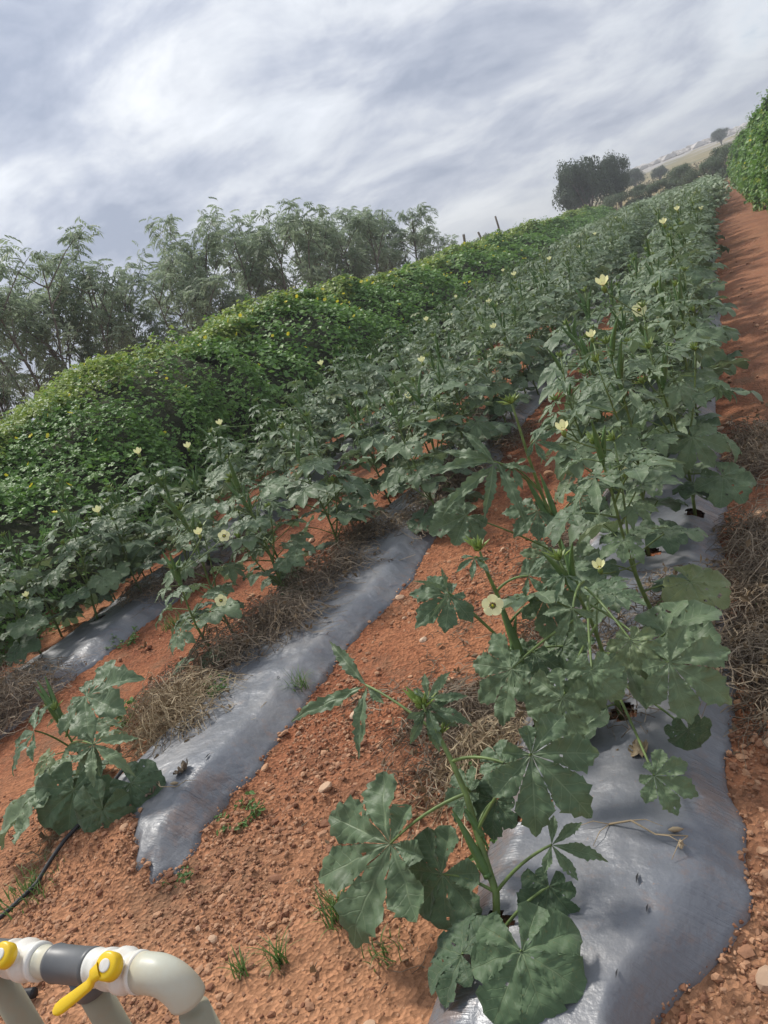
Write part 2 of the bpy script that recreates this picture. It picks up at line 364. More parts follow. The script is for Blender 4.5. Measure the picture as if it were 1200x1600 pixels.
def petal_mat(name, c, cc, r0):
    m, t, b, out = mat(name)
    uvn = nd(t, 'ShaderNodeUVMap', _uv_map='UVMap'); sp = t.nodes.new('ShaderNodeSeparateXYZ'); t.links.new(uvn.outputs[0], sp.inputs[0])
    col = mixc(t, ramp(t, sp.outputs[0], [(r0, 1.0), (r0+0.08, 0.0)]), c, cc)
    t.links.new(col, b.inputs['Base Color']); b.inputs['Roughness'].default_value = 0.6
    add_trans(t, b, out, col, 0.3); return m
M_petal = petal_mat('cream_petal', (0.90, 0.89, 0.50), (0.10, 0.02, 0.02), 0.26)
M_yflower = petal_mat('yellow_petal', (0.85, 0.74, 0.06), (0.7, 0.45, 0.02), 0.1)

# ------------------------------------------------------------------ terrain
BEDS = [(-0.61, 0.335, -2.0), (-2.41, 0.37, 1.28), (-4.62, 0.37, 1.9)]      # centre x, half width, near end y
FIELD_END = 62.0
BH = 0.11
def rise(x, y):
    s = 0.015*np.logaddexp(0, (np.asarray(y, float)-7)*1.2)/1.2
    s = np.minimum(s, 0.9+0*s)
    d = np.hypot(x, y)
    s = s+sst(70, 330, d)*(11.5+1.8*fbm(np.asarray(x)/60.0, np.asarray(y)/60.0, 5, 4)*sst(120, 300, d))*sst(-0.2, 0.9, y/np.maximum(d, 1))*sst(-0.27, -0.05, x/np.maximum(d, 1))
    s = s+sst(60, 86, d)*2.0*sst(-0.2, 0.9, y/np.maximum(d, 1))
    return s
def half(xc, hw, y, side):
    n = 0.30*fbm(y*1.3+xc*9, y*0+side*7.7, 31, 3)*sst(1.2, 2.6, y)+0.09*fbm(y*6+xc, y*0+side*3.1, 35, 3)
    w = hw*(1+n)
    if xc > -1:       # the near bed swells and pinches by the camera on its path side
        w = w+np.where(side > 0, 0.055*np.exp(-((y-1.55)/0.22)**2)-0.19*np.exp(-((y-1.12)/0.20)**2), 0)
    return w
def tipstart(xc, hw, y0, u):
    if xc < -2 and xc > -3: return y0+0.12+0.36*np.clip(.8-u, 0, .95)+0.5*np.clip(u-.85, 0, 1)+0.03*np.sin(u*9)+.02*np.sin(u*31)
    return y0+0.25*np.abs(u)**2
def bed(x, y, film=False):
    z = np.zeros(np.broadcast(x, y).shape); cov = np.zeros_like(z)
    for xc, hw, y0 in BEDS:
        side = np.where(x > xc, 1.0, -1.0)
        w = half(xc, hw, y, side); u = (x-xc)/w; au = np.abs(u)
        prof = 1-sst(0.55, 1.12, au)
        end = sst(-0.05, 0.45, y-y0)*(1-sst(0, 1, y-FIELD_END))
        z = np.maximum(z, BH*prof*end*(1+0.25*fbm(y*0.9+xc, x*2, 41, 2)))
        cov = np.maximum(cov, (1-sst(0.90, 1.0, au))*sst(0.0, 0.10, y-tipstart(xc, hw, y0, u))*(y < FIELD_END))
    return z, cov
def ground_z(x, y, detail=True):
    x = np.asarray(x, float); y = np.asarray(y, float)
    z, cov = bed(x, y)
    z = z+rise(x, y)
    fade = 1-sst(25, 70, np.hypot(x, y))
    z = z+fade*(0.035*fbm(x*0.9, y*0.7, 3, 3)+0.018*fbm(x*3.7, y*3.7, 8, 3)*(1-cov))
    if detail:
        near = 1-sst(6, 14, np.hypot(x, y))
        c1 = np.abs(fbm(x*11, y*11, 12, 4, 0.7)); c2 = fbm(x*30, y*30, 15, 2, 0.7)
        pm = .35+.65*sst(-.12, .2, fbm(x*1.7, y*1.7, 19, 3)+.35*sst(2.4, 1.2, y)*(x < -.2)); z = z+near*(1-cov)*pm*(0.028*c1+0.015*c2)
        # soil thrown up against the film edge
    z = z-cov*0.022
    # ridge of loose soil round the tip of the second bed
    z = z+0.035*np.exp(-(((x+2.25)/0.35)**2+((y-1.22)/0.10)**2))
    return z
def gz(x, y): return float(ground_z(np.array([x]), np.array([y]), False)[0])+0.0
def axis(lo_f, hi_f, step, lo, hi, g=1.06):
    a = list(np.arange(lo_f, hi_f, step)); s = step
    while a[-1] < hi: s *= g; a.append(a[-1]+s)
    s = step
    while a[0] > lo: s *= g; a.insert(0, a[0]-s)
    return np.array(a)
xs = axis(-3.2, 0.35, 0.017, -1500, 1500, 1.055); ys = axis(0.75, 4.2, 0.017, -300, 1600, 1.045)
X, Y = np.meshgrid(xs, ys)
Z = ground_z(X, Y)
nx = len(xs); ny = len(ys)
i = np.arange(ny-1)[:, None]*nx; j = np.arange(nx-1)[None]
Q = np.stack([i+j, i+j+1, i+nx+j+1, i+nx+j], -1).reshape(-1, 4)
g = mesh_obj('ground', np.stack([X, Y, Z], -1).reshape(-1, 3), Q, M_soil, smooth=True, kind='structure')
print('ground verts', nx*ny)

# ------------------------------------------------------------------ mulch film on the beds
def film(xc, hw, y0, label, idx):
    yv = [max(y0, 0.2)]
    st = 0.014
    while yv[-1] < FIELD_END:
        st = 0.014 if yv[-1] < 4.5 else min(0.5, st*1.04); yv.append(yv[-1]+st)
    yv = np.array(yv); nu = 61
    u = np.linspace(-1.10, 1.10, nu)
    U, Yg = np.meshgrid(u, yv)
    if -3 < xc < -2:
        # the cut end of this sheet: a ragged tongue
        t0 = tipstart(xc, hw, y0, u)[None]
        Yg = t0+(Yg-yv[0])*(FIELD_END-t0)/(FIELD_END-yv[0])
    elif y0 > 0:
        t0 = (y0+0.18*np.abs(u)**1.5+0.06*np.sin(u*7))[None]
        Yg = t0+(Yg-yv[0])*(FIELD_END-t0)/(FIELD_END-yv[0])
    side = np.where(U > 0, 1.0, -1.0)
    w = half(xc, hw, Yg, side); Xg = xc+U*w
    b, cov = bed(Xg, Yg)
    z = b+rise(Xg, Yg)+0.035*fbm(Xg*0.9, Yg*0.7, 3, 3)*(1-sst(25, 70, Yg))
    au = np.abs(U)
    sh = sst(0.45, 0.85, au)*(1-sst(1.0, 1.1, au))
    # folds pulled down over the shoulders, loose ripples on top
    patch = sst(0.02, 0.22, fbm(Xg*1.5+xc, Yg*1.7, 55, 2))
    fold = .45-np.abs(vn(Yg*34+5*U*side+2.5*fbm(Xg*5, Yg*5, 2, 2), U*1.6+side*5+xc, 61)); fold = np.maximum(fold, 0)**1.6*1.5
    near = 1-sst(5, 9, Yg)
    z = z+near*(sh*(0.012+0.010*patch)*fold*1.6+0.012*fbm(Xg*4, Yg*5, 71, 3)+0.007*np.abs(fbm(Xg*11+Yg*4, Yg*9, 75, 2)))
    z = z-sst(0.95, 1.06, au)*0.075+0.004
    if y0 > 0:
        e = 1-sst(0, 0.10, Yg-Yg[0:1]); z = z-0.045*e+0.02*(1-np.abs(U))*e
    n0 = len(yv); i = np.arange(n0-1)[:, None]*nu; j = np.arange(nu-1)[None]
    Q = np.stack([i+j, i+j+1, i+nu+j+1, i+nu+j], -1).reshape(-1, 4)
    # planting holes and tears
    cxm = Xg.reshape(-1)[Q].mean(1); cym = Yg.reshape(-1)[Q].mean(1)
    keep = np.ones(len(Q), bool)
    for hx, hy, hr in HOLES[idx]:
        keep &= ~(((cxm-hx)/hr)**2+((cym-hy)/(hr*1.05))**2 < 1+0.3*np.sin(cxm*90)*np.cos(cym*80))
    Vv = np.stack([Xg, Yg, z], -1).reshape(-1, 3)
    o = mesh_obj('mulch_film', Vv, Q[keep], M_film, smooth=True, rnd=np.clip(sh*(0.35+patch), 0, 1).reshape(-1))
    for tx, ty, tl_ in TEARS[idx]:
        # a slit with a curled black lip, the sheet's dark underside showing
        k = int(np.argmin(((Vv[:, 0]-tx)**2+(Vv[:, 1]-ty)**2))); c = Vv[k]; mb = MB()
        mb.add([c+np.array(q)*tl_+np.array([0, 0, .004]) for q in ((0, -1.1, .1), (.28, -.2, .45), (.12, 1.0, .1), (-.22, .15, .1), (.02, -.1, .05))], None, [(0, 1, 4), (1, 2, 4), (2, 3, 4), (3, 0, 4)])
        mb.obj('tear', [M_hose], o, smooth=False)
    tag(o, label, 'plastic mulch', 'plastic mulch sheets under the okra rows'); return o

# plant positions per row -------------------------------------------------
def row_positions(xc, first, spacing, n):
    pts = list(first); y = pts[-1][1]; k = 0
    while len(pts) < n:
        y += spacing*(0.80+0.4*random.random())*(1 if y > 4 else 1.3); k += 1; wz = .20 if y < 4 else .22 if xc > -1 else .35
        if y > 4: xc = XFAR[xc] if xc in XFAR else xc
        pts.append((xc+(wz if k % 2 else -wz)+random.uniform(-0.12, 0.12), y, None))
    return pts
random.seed(11)
XFAR = {-0.61: -0.70, -2.66: -2.52, -4.68: -4.60}
PER = 99
ROWS = [row_positions(-0.61, [(-0.80, 1.30, 'hero'), (-0.58, 2.14, 'a1'), (-0.86, 2.10, 'p2'), (-0.50, 2.70, None), (-0.90, 3.13, 'p3'), (-0.58, 3.40, None)], 0.29, PER),
        row_positions(-2.66, [(-2.83, 1.93, 'b0'), (-2.88, 2.98, None), (-3.02, 3.35, None), (-2.74, 3.62, None), (-2.95, 3.95, None), (-2.70, 4.25, None)], 0.27, PER),
        row_positions(-4.68, [(-4.86, 2.7, None), (-4.84, 3.45, None), (-4.70, 3.9, None), (-5.15, 3.15, None), (-5.2, 3.9, None), (-4.95, 4.3, None), (-5.15, 4.9, None), (-4.6, 4.3, None)], 0.27, PER)]
HOLES = [[(p[0], p[1], 0.045) for p in r if p[1] < 7] for r in ROWS]
HOLES[0] += [(-0.80, 1.72, 0.06)]
TEARS = [[(-0.47, 1.45, .016), (-0.45, 1.36, .012), (-0.50, 1.20, .011)], [(-2.20, 2.0, .018), (-2.23, 2.62, .014)], []]
film(*BEDS[0], 'grey plastic sheet on the bed beside the bare path, running under the pods close by', 0)
film(*BEDS[1], 'shiny grey plastic sheet with a ragged cut tongue ending in the bare soil', 1)
film(*BEDS[2], 'grey plastic sheet on the bed next to the yellow flowered vine hedge', 2)

# ------------------------------------------------------------------ loose soil crumbs and stones
ico = (1+5**0.5)/2
IV = np.array([(-1, ico, 0), (1, ico, 0), (-1, -ico, 0), (1, -ico, 0), (0, -1, ico), (0, 1, ico), (0, -1, -ico), (0, 1, -ico), (ico, 0, -1), (ico, 0, 1), (-ico, 0, -1), (-ico, 0, 1)], float)/1.902
IT = np.array([(0, 11, 5), (0, 5, 1), (0, 1, 7), (0, 7, 10), (0, 10, 11), (1, 5, 9), (5, 11, 4), (11, 10, 2), (10, 7, 6), (7, 1, 8), (3, 9, 4), (3, 4, 2), (3, 2, 6), (3, 6, 8), (3, 8, 9), (4, 9, 5), (2, 4, 11), (6, 2, 10), (8, 6, 7), (9, 8, 1)])
def pebbles(n, xr, yr, smin, smax, pw=3.0, zoff=0.2):
    x = rng.uniform(*xr, n); y = yr[0]+(yr[1]-yr[0])*rng.random(n)**1.3
    cl = fbm(x*2.3, y*2.3, 91, 3); cv = bed(x, y)[1]; pm = fbm(x*1.7, y*1.7, 19, 3)+.35*sst(2.4, 1.2, y)*(x < -.2); keep = (rng.random(n) < (0.45+1.3*cl)*(.25+1.1*sst(-.12, .2, pm))+.5*((cv > .02) & (cv < .8))) & (cv < 0.8)
    x = x[keep]; y = y[keep]; n = len(x)
    s = smin+(smax-smin)*rng.random(n)**pw
    z = ground_z(x, y)+s*zoff+.024*cv[keep]
    Vv = IV[None]*(1+rng.uniform(-0.28, 0.28, (n, 12, 1)))*np.stack([rng.uniform(.7, 1.3, n), rng.uniform(.7, 1.3, n), rng.uniform(.45, .85, n)], 1)[:, None]
    a = rng.uniform(0, 6.28, n); c, s_ = np.cos(a), np.sin(a)
    Vx = Vv[..., 0]*c[:, None]-Vv[..., 1]*s_[:, None]; Vy = Vv[..., 0]*s_[:, None]+Vv[..., 1]*c[:, None]
    Vv = np.stack([Vx, Vy, Vv[..., 2]], -1)*s[:, None, None]+np.stack([x, y, z], 1)[:, None]
    T = (IT[None]+(np.arange(n)*12)[:, None, None]).reshape(-1, 3)
    return Vv.reshape(-1, 3), T, np.repeat(rng.random(n), 12)
mb = MB()
for a in ((34000, (-3.2, -0.2), (0.8, 2.6), 0.0018, 0.007, 2.0), (24000, (-3.4, -0.2), (0.8, 4.0), 0.0035, 0.013, 2.6), (6000, (-5.6, 0.6), (0.9, 8.0), 0.005, 0.020, 3.5), (2600, (-0.32, 0.9), (1.0, 9.0), 0.004, 0.022, 3.0), (2200, (-6.0, 1.3), (6.0, 20.0), 0.010, 0.032, 3.0)):
    Vv, T, r = pebbles(*a); mb.add(Vv, None, T, None, r)
tag(mb.obj('soil_crumbs', M_peb, smooth=False, kind='stuff'), 'loose orange soil crumbs and grit strewn over the bare ground', 'gravel')

def stone_mesh(seed):
    r = np.random.default_rng(seed)
    # once-subdivided icosahedron with knocked-off corners
    V = list(IV); T = []; cache = {}
    def mid(a, b):
        k = (min(a, b), max(a, b))
        if k not in cache: p = (V[a]+V[b])/2; V.append(p/np.linalg.norm(p)); cache[k] = len(V)-1
        return cache[k]
    for a, b, c in IT:
        ab, bc, ca = mid(a, b), mid(b, c), mid(c, a); T += [(a, ab, ca), (b, bc, ab), (c, ca, bc), (ab, bc, ca)]
    V = np.array(V)
    for _ in range(7):
        n = r.normal(size=3); n /= np.linalg.norm(n); d = r.uniform(0.55, 0.85); k = V@n; V = V-np.outer(np.maximum(k-d, 0), n)
    V *= np.array([r.uniform(.9, 1.25), r.uniform(.75, 1.0), r.uniform(.5, .8)])
    return make_mesh('stone', V, np.array(T), M_stone, None, np.full(len(V), r.random()), None, False)
SM = [stone_mesh(k) for k in range(6)]
stones = [(-1.65, 1.93, .028, 'cube-like cream stone standing alone on the bare soil past the big leaf'), (-1.76, 2.42, .026, 'pale block of stone beside the grey sheet tongue with dry stalks by it'),
          (-1.72, 2.58, .018, 'small chip of pale stone just behind the pale block'), (-0.22, 1.30, .036, 'broad tan stone in the soil beside the wide end of the grey sheet'),
          (-0.19, 1.74, .030, 'flat tan stone on the path edge beside the grey sheet'), (-0.15, 2.05, .03, 'whitish stone lying in dead weeds at the path edge'),
          (-3.05, 2.07, .05, 'big red clod under the leaves of the small left okra plant'), (-1.72, 1.29, .017, 'white chalky stone on the grit beyond the yellow lever'),
          (-1.80, 1.32, .017, 'orange stone beside the white chalky one'), (-1.55, 1.36, .016, 'small ochre stone near the grass tuft'),
          (-0.12, 3.9, .035, 'white stone on the path beyond the dry brush'), (-1.15, 3.2, .030, 'orange stone between the rows behind the cream flower'),
          (-1.35, 4.7, .045, 'pinkish stone on the soil beneath the tall pod stem'), (-1.45, 5.3, .040, 'flat pale stone behind the pinkish stone'), (-1.25, 4.35, .03, 'small tan stone before the pinkish stone')]
for k, (x, y, s, lab) in enumerate(stones):
    o = inst('stone', SM[k % 6], None, (x, y, float(ground_z(np.array([x]), np.array([y]))[0])+s*0.25), (random.uniform(-.3, .3), random.uniform(-.3, .3), random.uniform(0, 6)), s)
    tag(o, lab, 'stone', 'loose stones on the red soil')
k = 0
while k < 60:
    x = random.uniform(-3.6, 0.5); y = random.uniform(1.0, 6.5)
    if bed(np.array([x]), np.array([y]))[1][0] > 0.1: continue
    s = random.uniform(.010, .022)*(1+y*0.12)
    o = inst('stone', SM[k % 6], None, (x, y, float(ground_z(np.array([x]), np.array([y]))[0])+s*0.2), (random.uniform(-.4, .4), random.uniform(-.4, .4), random.uniform(0, 6)), s)
    tag(o, 'little orange or tan stone among many scattered over the bare soil', 'stone', 'small scattered stones'); k += 1

# ------------------------------------------------------------------ okra leaves
def leaf_blade(L, kind, nrow, ncol, seed, holes=0):
    """palmate blade in its own frame: petiole joint at the origin, main lobe along +X, +Z up.  returns V, Q, uv"""
    r = np.random.default_rng(seed)
    if kind == 'thin': ang = [0, 68, -62, 120]; ln = [1, .85, .7, .3]; wd = .085; peak = .5; base = .6
    elif kind == 'narrow': ang = [0, 46, -46, 96, -96]; ln = [1, .86, .86, .55, .55]; wd = .155; peak = .5; base = .6
    elif kind == 'lobed': ang = [0, 44, -44, 92, -92, 140, -140]; ln = [1, .92, .92, .72, .72, .38, .38]; wd = .31; peak = .52; base = .92
    elif kind == 'broad': ang = [0, 46, -46, 94, -94, 141, -141]; ln = [1, .95, .95, .80, .80, .55, .55]; wd = .43; peak = .58; base = 1
    else: ang = [0, 46, -46, 94, -94, 142, -142]; ln = [1, .97, .97, .88, .88, .72, .72]; wd = .50; peak = .66; base = 1
    ang = np.array(ang)+r.uniform(-4, 4, len(ang)); ln = np.array(ln)*r.uniform(.88, 1.08, len(ang))
    order = np.argsort(ang); V = []; Q = []; uv = []; n0 = 0
    ph = r.uniform(0, 6.28, 4)
    tl = math.tan(R(23.2))
    for oi_, li in enumerate(order):
        a = R(ang[li]); l = ln[li]
        lo = (ang[li]-ang[order[oi_-1]])/2 if oi_ > 0 else 24
        hi = (ang[order[oi_+1]]-ang[li])/2 if oi_ < len(order)-1 else 24
        for ir in range(nrow+1):
            s = ir/nrow
            w = wd*((0.25 if kind in ('narrow', 'thin') else 0.62)*(1-s)**0.7*s**0.4+np.sin(np.pi*min(1, s**(math.log(.5)/math.log(peak))))**(0.85 if kind in ('round', 'broad') else 1.15))*(1-0.25*s) if 0 < s < 1 else 0.0
            w *= l**0.3
            tooth = (0.15 if ir % 2 else -0.10) if nrow >= 8 else 0.0
            w2 = w*(1+tooth*(1.0+0.6*r.random())*(s > .3))
            for ic in range(-ncol, ncol+1):
                f = ic/ncol
                lim = s*l*math.tan(R(lo if f < 0 else hi))*base
                ww = min(w2, lim) if s > 0 else 0
                d = f*ww
                sx = s*l-(abs(f)**2)*0.05*l*(tooth > 0)*(s > .3)+(0.06*l*(abs(f)) if tooth > 0 and ww < lim else 0)
                x = sx*math.cos(a)-d*math.sin(a); y = sx*math.sin(a)+d*math.cos(a)
                V.append((x, y, abs(d), s*l)); uv.append((s, abs(d)))
        k = 2*ncol+1
        for ir in range(nrow):
            for ic in range(k-1):
                b = n0+ir*k+ic
                q = (b, b+k, b+k+1, b+1)
                if holes and ir > 2 and ir < nrow-1 and r.random() < holes: continue
                Q.append(q)
        n0 = len(V)
    V = np.array(V); x, y, d, sl_ = V.T
    rr = np.hypot(x, y)
    z = 0.34*d-(0.08+0.26*r.random())*rr**2+0.035*np.sin(x*5+ph[0])*np.sin(y*6+ph[1])+0.03*np.sin(9*np.arctan2(y, x)+ph[2])*rr+0.02*np.sin(sl_*14+ph[3])*(d > 0.02)
    su = np.array(uv)[:, 0]
    z = z+0.020*np.sin(2*np.pi*7*(su-.9*d))*np.clip(d*9, 0, 1)*(d < .4)-0.9*np.clip(rr-.72, 0, 1)**2*(1+.8*np.sin(4*np.arctan2(y, x)+ph[0]))+0.018*np.sin(x*23+ph[2])*np.sin(y*21+ph[3])
    P = np.stack([x, y, z], 1)*L
    return P, np.array(Q), np.array(uv)
def euler_frame(az, tilt):
    """blade pointing to azimuth az with its tip tipped down by tilt"""
    ca, sa, ct, st_ = math.cos(az), math.sin(az), math.cos(tilt), math.sin(tilt)
    X = np.array([ca*ct, sa*ct, -st_]); Zz = np.array([ca*st_, sa*st_, ct]); Yv = np.cross(Zz, X); return np.stack([X, Yv, Zz], 1)
def leaf_mesh(kind, L, pet, seed, nrow, ncol, holes, tilt, matl, petk=5):
    mb = MB(); r = np.random.default_rng(seed+500)
    el = R(r.uniform(25, 50)); t = np.linspace(0, 1, 6)
    # petiole: rises outwards then levels
    P = np.stack([pet*np.cos(el)*t, 0*t, pet*np.sin(el)*(t-0.25*t**2.5)], 1)
    mb.tube(P, np.linspace(0.0045, 0.003, 6)*(L/0.16)**0.5, petk, 1, 0.5, False)
    V, Q, uv = leaf_blade(L, kind, nrow, ncol, seed, holes)
    V = V@euler_frame(0, tilt).T+P[-1]
    mb.add(V, Q, None, uv, 0.5, 0)
    return mb.mesh('okra_leaf', [matl, M_stem])
KINDS = ['round', 'broad', 'broad', 'lobed', 'lobed', 'narrow']
LM = {}
for lod, (nrow, ncol, pk) in {'hi': (16, 3, 6), 'mid': (10, 2, 4), 'low': (4, 1, 3)}.items():
    for ki, kd in enumerate(('round', 'broad', 'lobed', 'narrow')):
        for v in range(4):
            L = {'round': .15, 'broad': .16, 'lobed': .165, 'narrow': .165}[kd]; pet = {'round': .19, 'broad': .24, 'lobed': .21, 'narrow': .12}[kd]
            ho = 0.012 if (lod != 'low' and v % 2 == 0) else 0
            LM[lod, kd, v] = leaf_mesh(kd, L, pet, 100+ki*10+v, nrow, ncol, ho, R(-4+11*v), M_lowleaf if kd == 'round' else M_leaf, pk)

# pods, flowers, buds ------------------------------------------------------
def pod_mesh(L, rad, bend, seed):
    mb = MB(); n = 14; t = np.linspace(0, 1, n)
    P = np.stack([bend*L*t**2, 0*t, L*t], 1)
    k = 10; prof = rad*np.where(t < 0.12, 0.75+t*2.0, 1.0)*(1-t**1.7)**0.8+0.0008
    V = []
    for q in range(n):
        for a in range(k):
            an = a*2*math.pi/k; rr = prof[q]*(1.0 if a % 2 == 0 else 0.82)
            V.append((P[q, 0]+rr*math.cos(an), rr*math.sin(an), P[q, 2]))
    i = np.arange(n-1)[:, None]*k; j = np.arange(k)[None]
    mb.add(V, np.stack([i+j, i+(j+1) % k, i+k+(j+1) % k, i+k+j], -1).reshape(-1, 4))
    mb.tube([(0, 0, -0.03), (0, 0, -0.015), (0, 0, 0.0)], [rad*0.3, rad*0.32, rad*0.6], 6)
    mb.tube([(0, 0, -0.004), (0, 0, 0.006)], [rad*0.95, rad*0.9], 8)
    return mb.mesh('okra_pod', [M_pod])
PODS = [pod_mesh(.10, .0085, .1, 0), pod_mesh(.14, .0105, .16, 1), pod_mesh(.17, .012, .05, 2)]
def flower_mesh(openness, size=0.040, matl=None, np_=5, nr=5):
    mb = MB()
    for p in range(np_):
        a0 = p*2*math.pi/np_; V = []; uv = []; nc = 5
        for ir in range(nr+1):
            s = ir/nr
            for ic in range(nc):
                f = ic/(nc-1)*2-1
                w = 0.72*math.sin(math.pi*min(1, s*0.62+0.06))*(1 if s < .99 else .9)
                rr = s*(1-0.10*abs(f)**2*s)
                ang = f*w*1.08
                x = rr*math.cos(ang*0.9); y = rr*math.sin(ang*0.9)
                rad = math.hypot(x, y)
                z = (1-openness)*rad*1.4+0.10*math.sin(3*f+p)*s+0.03*f*(1 if p % 2 else 1)
                c = 1-0.55*(1-openness)
                X_, Y_ = x*c, y*c
                V.append(((X_*math.cos(a0)-Y_*math.sin(a0))*size, (X_*math.sin(a0)+Y_*math.cos(a0))*size, z*size)); uv.append((s, f))
        Q = [(r*nc+c, r*nc+c+1, (r+1)*nc+c+1, (r+1)*nc+c) for r in range(nr) for c in range(nc-1)]
        mb.add(V, Q, None, uv, 0.5, 0)
    mb.tube([(0, 0, 0), (0, 0, size*.2), (0, 0, size*.42)], [size*.07, size*.08, size*.05], 6, 1)
    if matl is None: mb.tube([(0, 0, -size*.7), (0, 0, -size*.25), (0, 0, size*0.05)], [size*.12, size*.28, size*.22], 6, 2)
    return mb.mesh('flower', [matl or M_petal, M_yflower, M_bud])
FL_OPEN = flower_mesh(0.85); FL_HALF = flower_mesh(0.35)
YFL = flower_mesh(0.8, 0.020, M_yflower, 5, 2)
def bud_mesh(seed):
    r = np.random.default_rng(seed); mb = MB()
    for q in range(7):
        a = r.uniform(0, 6.28); tl_ = r.uniform(.15, .7); L = r.uniform(.02, .045)
        d = np.array([math.cos(a)*math.sin(tl_), math.sin(a)*math.sin(tl_), math.cos(tl_)])
        b = d*0.006
        mb.tube([b, b+d*L*.35, b+d*L*.7, b+d*L], [.002, .0058, .0045, .0008], 5)
    for q in range(6):
        a = r.uniform(0, 6.28); tl_ = r.uniform(.4, 1.1); L = r.uniform(.03, .075)
        d = np.array([math.cos(a)*math.sin(tl_), math.sin(a)*math.sin(tl_), math.cos(tl_)])
        s = np.array([-math.sin(a), math.cos(a), 0])*L*.10
        V = [d*.004, d*L*.5+s, d*L*.5-s, d*L+np.array([0, 0, -.01])]
        mb.add(V, [(0, 1, 3, 2)], None, None, .7)
    return mb.mesh('bud_cluster', [M_bud])
BUDS = [bud_mesh(k) for k in range(4)]

# ------------------------------------------------------------------ okra plants
ORD_TENS = {20: 'twenty', 30: 'thirty', 40: 'forty'}
ORD = ['first', 'second', 'third', 'fourth', 'fifth', 'sixth', 'seventh', 'eighth', 'ninth', 'tenth', 'eleventh', 'twelfth', 'thirteenth', 'fourteenth', 'fifteenth', 'sixteenth', 'seventeenth', 'eighteenth', 'nineteenth', 'twentieth']
ORD += [ORD_TENS[t]+'-'+o for t in (20,) for o in ORD[:9]]+['thirtieth']+['thirty-'+o for o in ORD[:9]]
RN = ['the row beside the bare path', 'the middle row', 'the row beside the vine hedge']
def plant_plan(seed, h, lush=1.0):
    r = np.random.default_rng(seed); lean = r.uniform(-.09, .09, 2)
    def sp(t): return np.array([lean[0]*h*t+0.02*h*math.sin(5*t+seed), lean[1]*h*t+0.02*h*math.cos(4*t+seed), h*t])
    stems = [(np.array([sp(t) for t in np.linspace(0, 1, 9)]), .0095, .0035)]
    leaves = []; az = r.uniform(0, 6.28); n = int(h*14.5*lush)+3
    for q in range(n):
        t = 0.10+0.86*(q+0.5*r.random())/n; az += 2.4+r.uniform(-.35, .35)
        kd = 'round' if t < .16 else 'broad' if t < .40 else 'lobed' if t < .72 else 'narrow'
        if r.random() < .2: kd = 'lobed'
        sc = (1.18-0.18*t)*r.uniform(.6, 1.15)*(1 if t < .8 else .75)
        leaves.append((sp(t), az, kd, sc))
    for b in range(int(r.integers(1, 3)) if h > .75 else 0):
        t0 = r.uniform(.18, .45); a = r.uniform(0, 6.28); bl = h*r.uniform(.35, .55); p0 = sp(t0)
        pts = np.array([p0+np.array([math.cos(a)*bl*.42*(s-.2*s*s), math.sin(a)*bl*.42*(s-.2*s*s), bl*s*(.7+.3*s)]) for s in np.linspace(0, 1, 6)])
        stems.append((pts, .006, .003))
        for q in range(5):
            s = .35+.65*q/4; az += 2.4; p = pts[int(round(s*5))]
            leaves.append((p, az, 'lobed' if s < .8 else 'narrow', r.uniform(.55, .85)))
    tops = [s[0][-1] for s in stems]
    pods = [(sp(r.uniform(.72, .95)), r.uniform(0, 6.28), int(r.integers(0, 3)), r.uniform(.75, 1.1)) for _ in range(int(r.integers(2, 6)))]
    return stems, leaves, tops, pods, r
def stem_mesh(stems, k=6, m=None):
    mb = MB()
    for pts, r0, r1 in stems: mb.tube(pts, np.linspace(r0, r1, len(pts)), k)
    return mb.mesh('okra_stem', [M_stem])
def build_plant(x, y, h, seed, lod, label, group='okra plants in rows', lush=1.0):
    stems, leaves, tops, pods, r = plant_plan(seed, h, lush)
    e = empty('okra_plant', (x, y, gz(x, y)-0.005), label, 'okra plant', group)
    inst('stem', stem_mesh(stems, 6 if lod == 'hi' else 4), e)
    for p, az, kd, sc in leaves:
        me = LM[lod, kd, int(r.integers(0, 4))]
        inst('leaf', me, e, p, (r.uniform(-.3, .3), r.uniform(-.4, .35), az), sc*(.86 if lod == 'hi' else 1))
    for t in tops: inst('bud_cluster', BUDS[int(r.integers(0, 4))], e, t, (0, 0, r.uniform(0, 6)), 1.0)
    for p, a, k, sc in pods: inst('pod', PODS[k], e, p+np.array([math.cos(a)*.012, math.sin(a)*.012, .02]), (0, R(r.uniform(8, 22)), a), sc*1.12)
    return e
# shared meshes for plants too far off for their leaves to be told apart
def far_plant(seed):
    h = 1.0; stems, leaves, tops, pods, r = plant_plan(seed, h, 1.25)
    mb = MB()
    for p, az, kd, sc in leaves:
        L = .16*sc; V, Q, uv = leaf_blade(L, kd, 4, 1, int(r.integers(0, 9999)))
        el = R(r.uniform(15, 50)); pet = .21*sc
        V = V@euler_frame(az, R(r.uniform(-10, 45))).T+p+np.array([math.cos(az)*pet*math.cos(el), math.sin(az)*pet*math.cos(el), pet*.7*math.sin(el)])
        mb.add(V, Q, None, uv, r.random(), 0)
    fol = mb.mesh('okra_foliage', [M_leaf])
    sm = stem_mesh(stems, 3)
    mp = MB()
    for p, a, k, sc in pods:
        q = p+np.array([math.cos(a)*.012, math.sin(a)*.012, .01]); mp.tube([q, q+np.array([math.cos(a)*.02, math.sin(a)*.02, .05]), q+np.array([math.cos(a)*.05, math.sin(a)*.05, .13])], [.006, .009, .001], 4)
    for t in tops:
        for w in range(4): a = r.uniform(0, 6.28); mp.tube([t, t+np.array([math.cos(a)*.02, math.sin(a)*.02, .04])], [.005, .001], 3)
    return fol, sm, mp.mesh('okra_pods', [M_bud])
FAR = [far_plant(900+k) for k in range(8)]

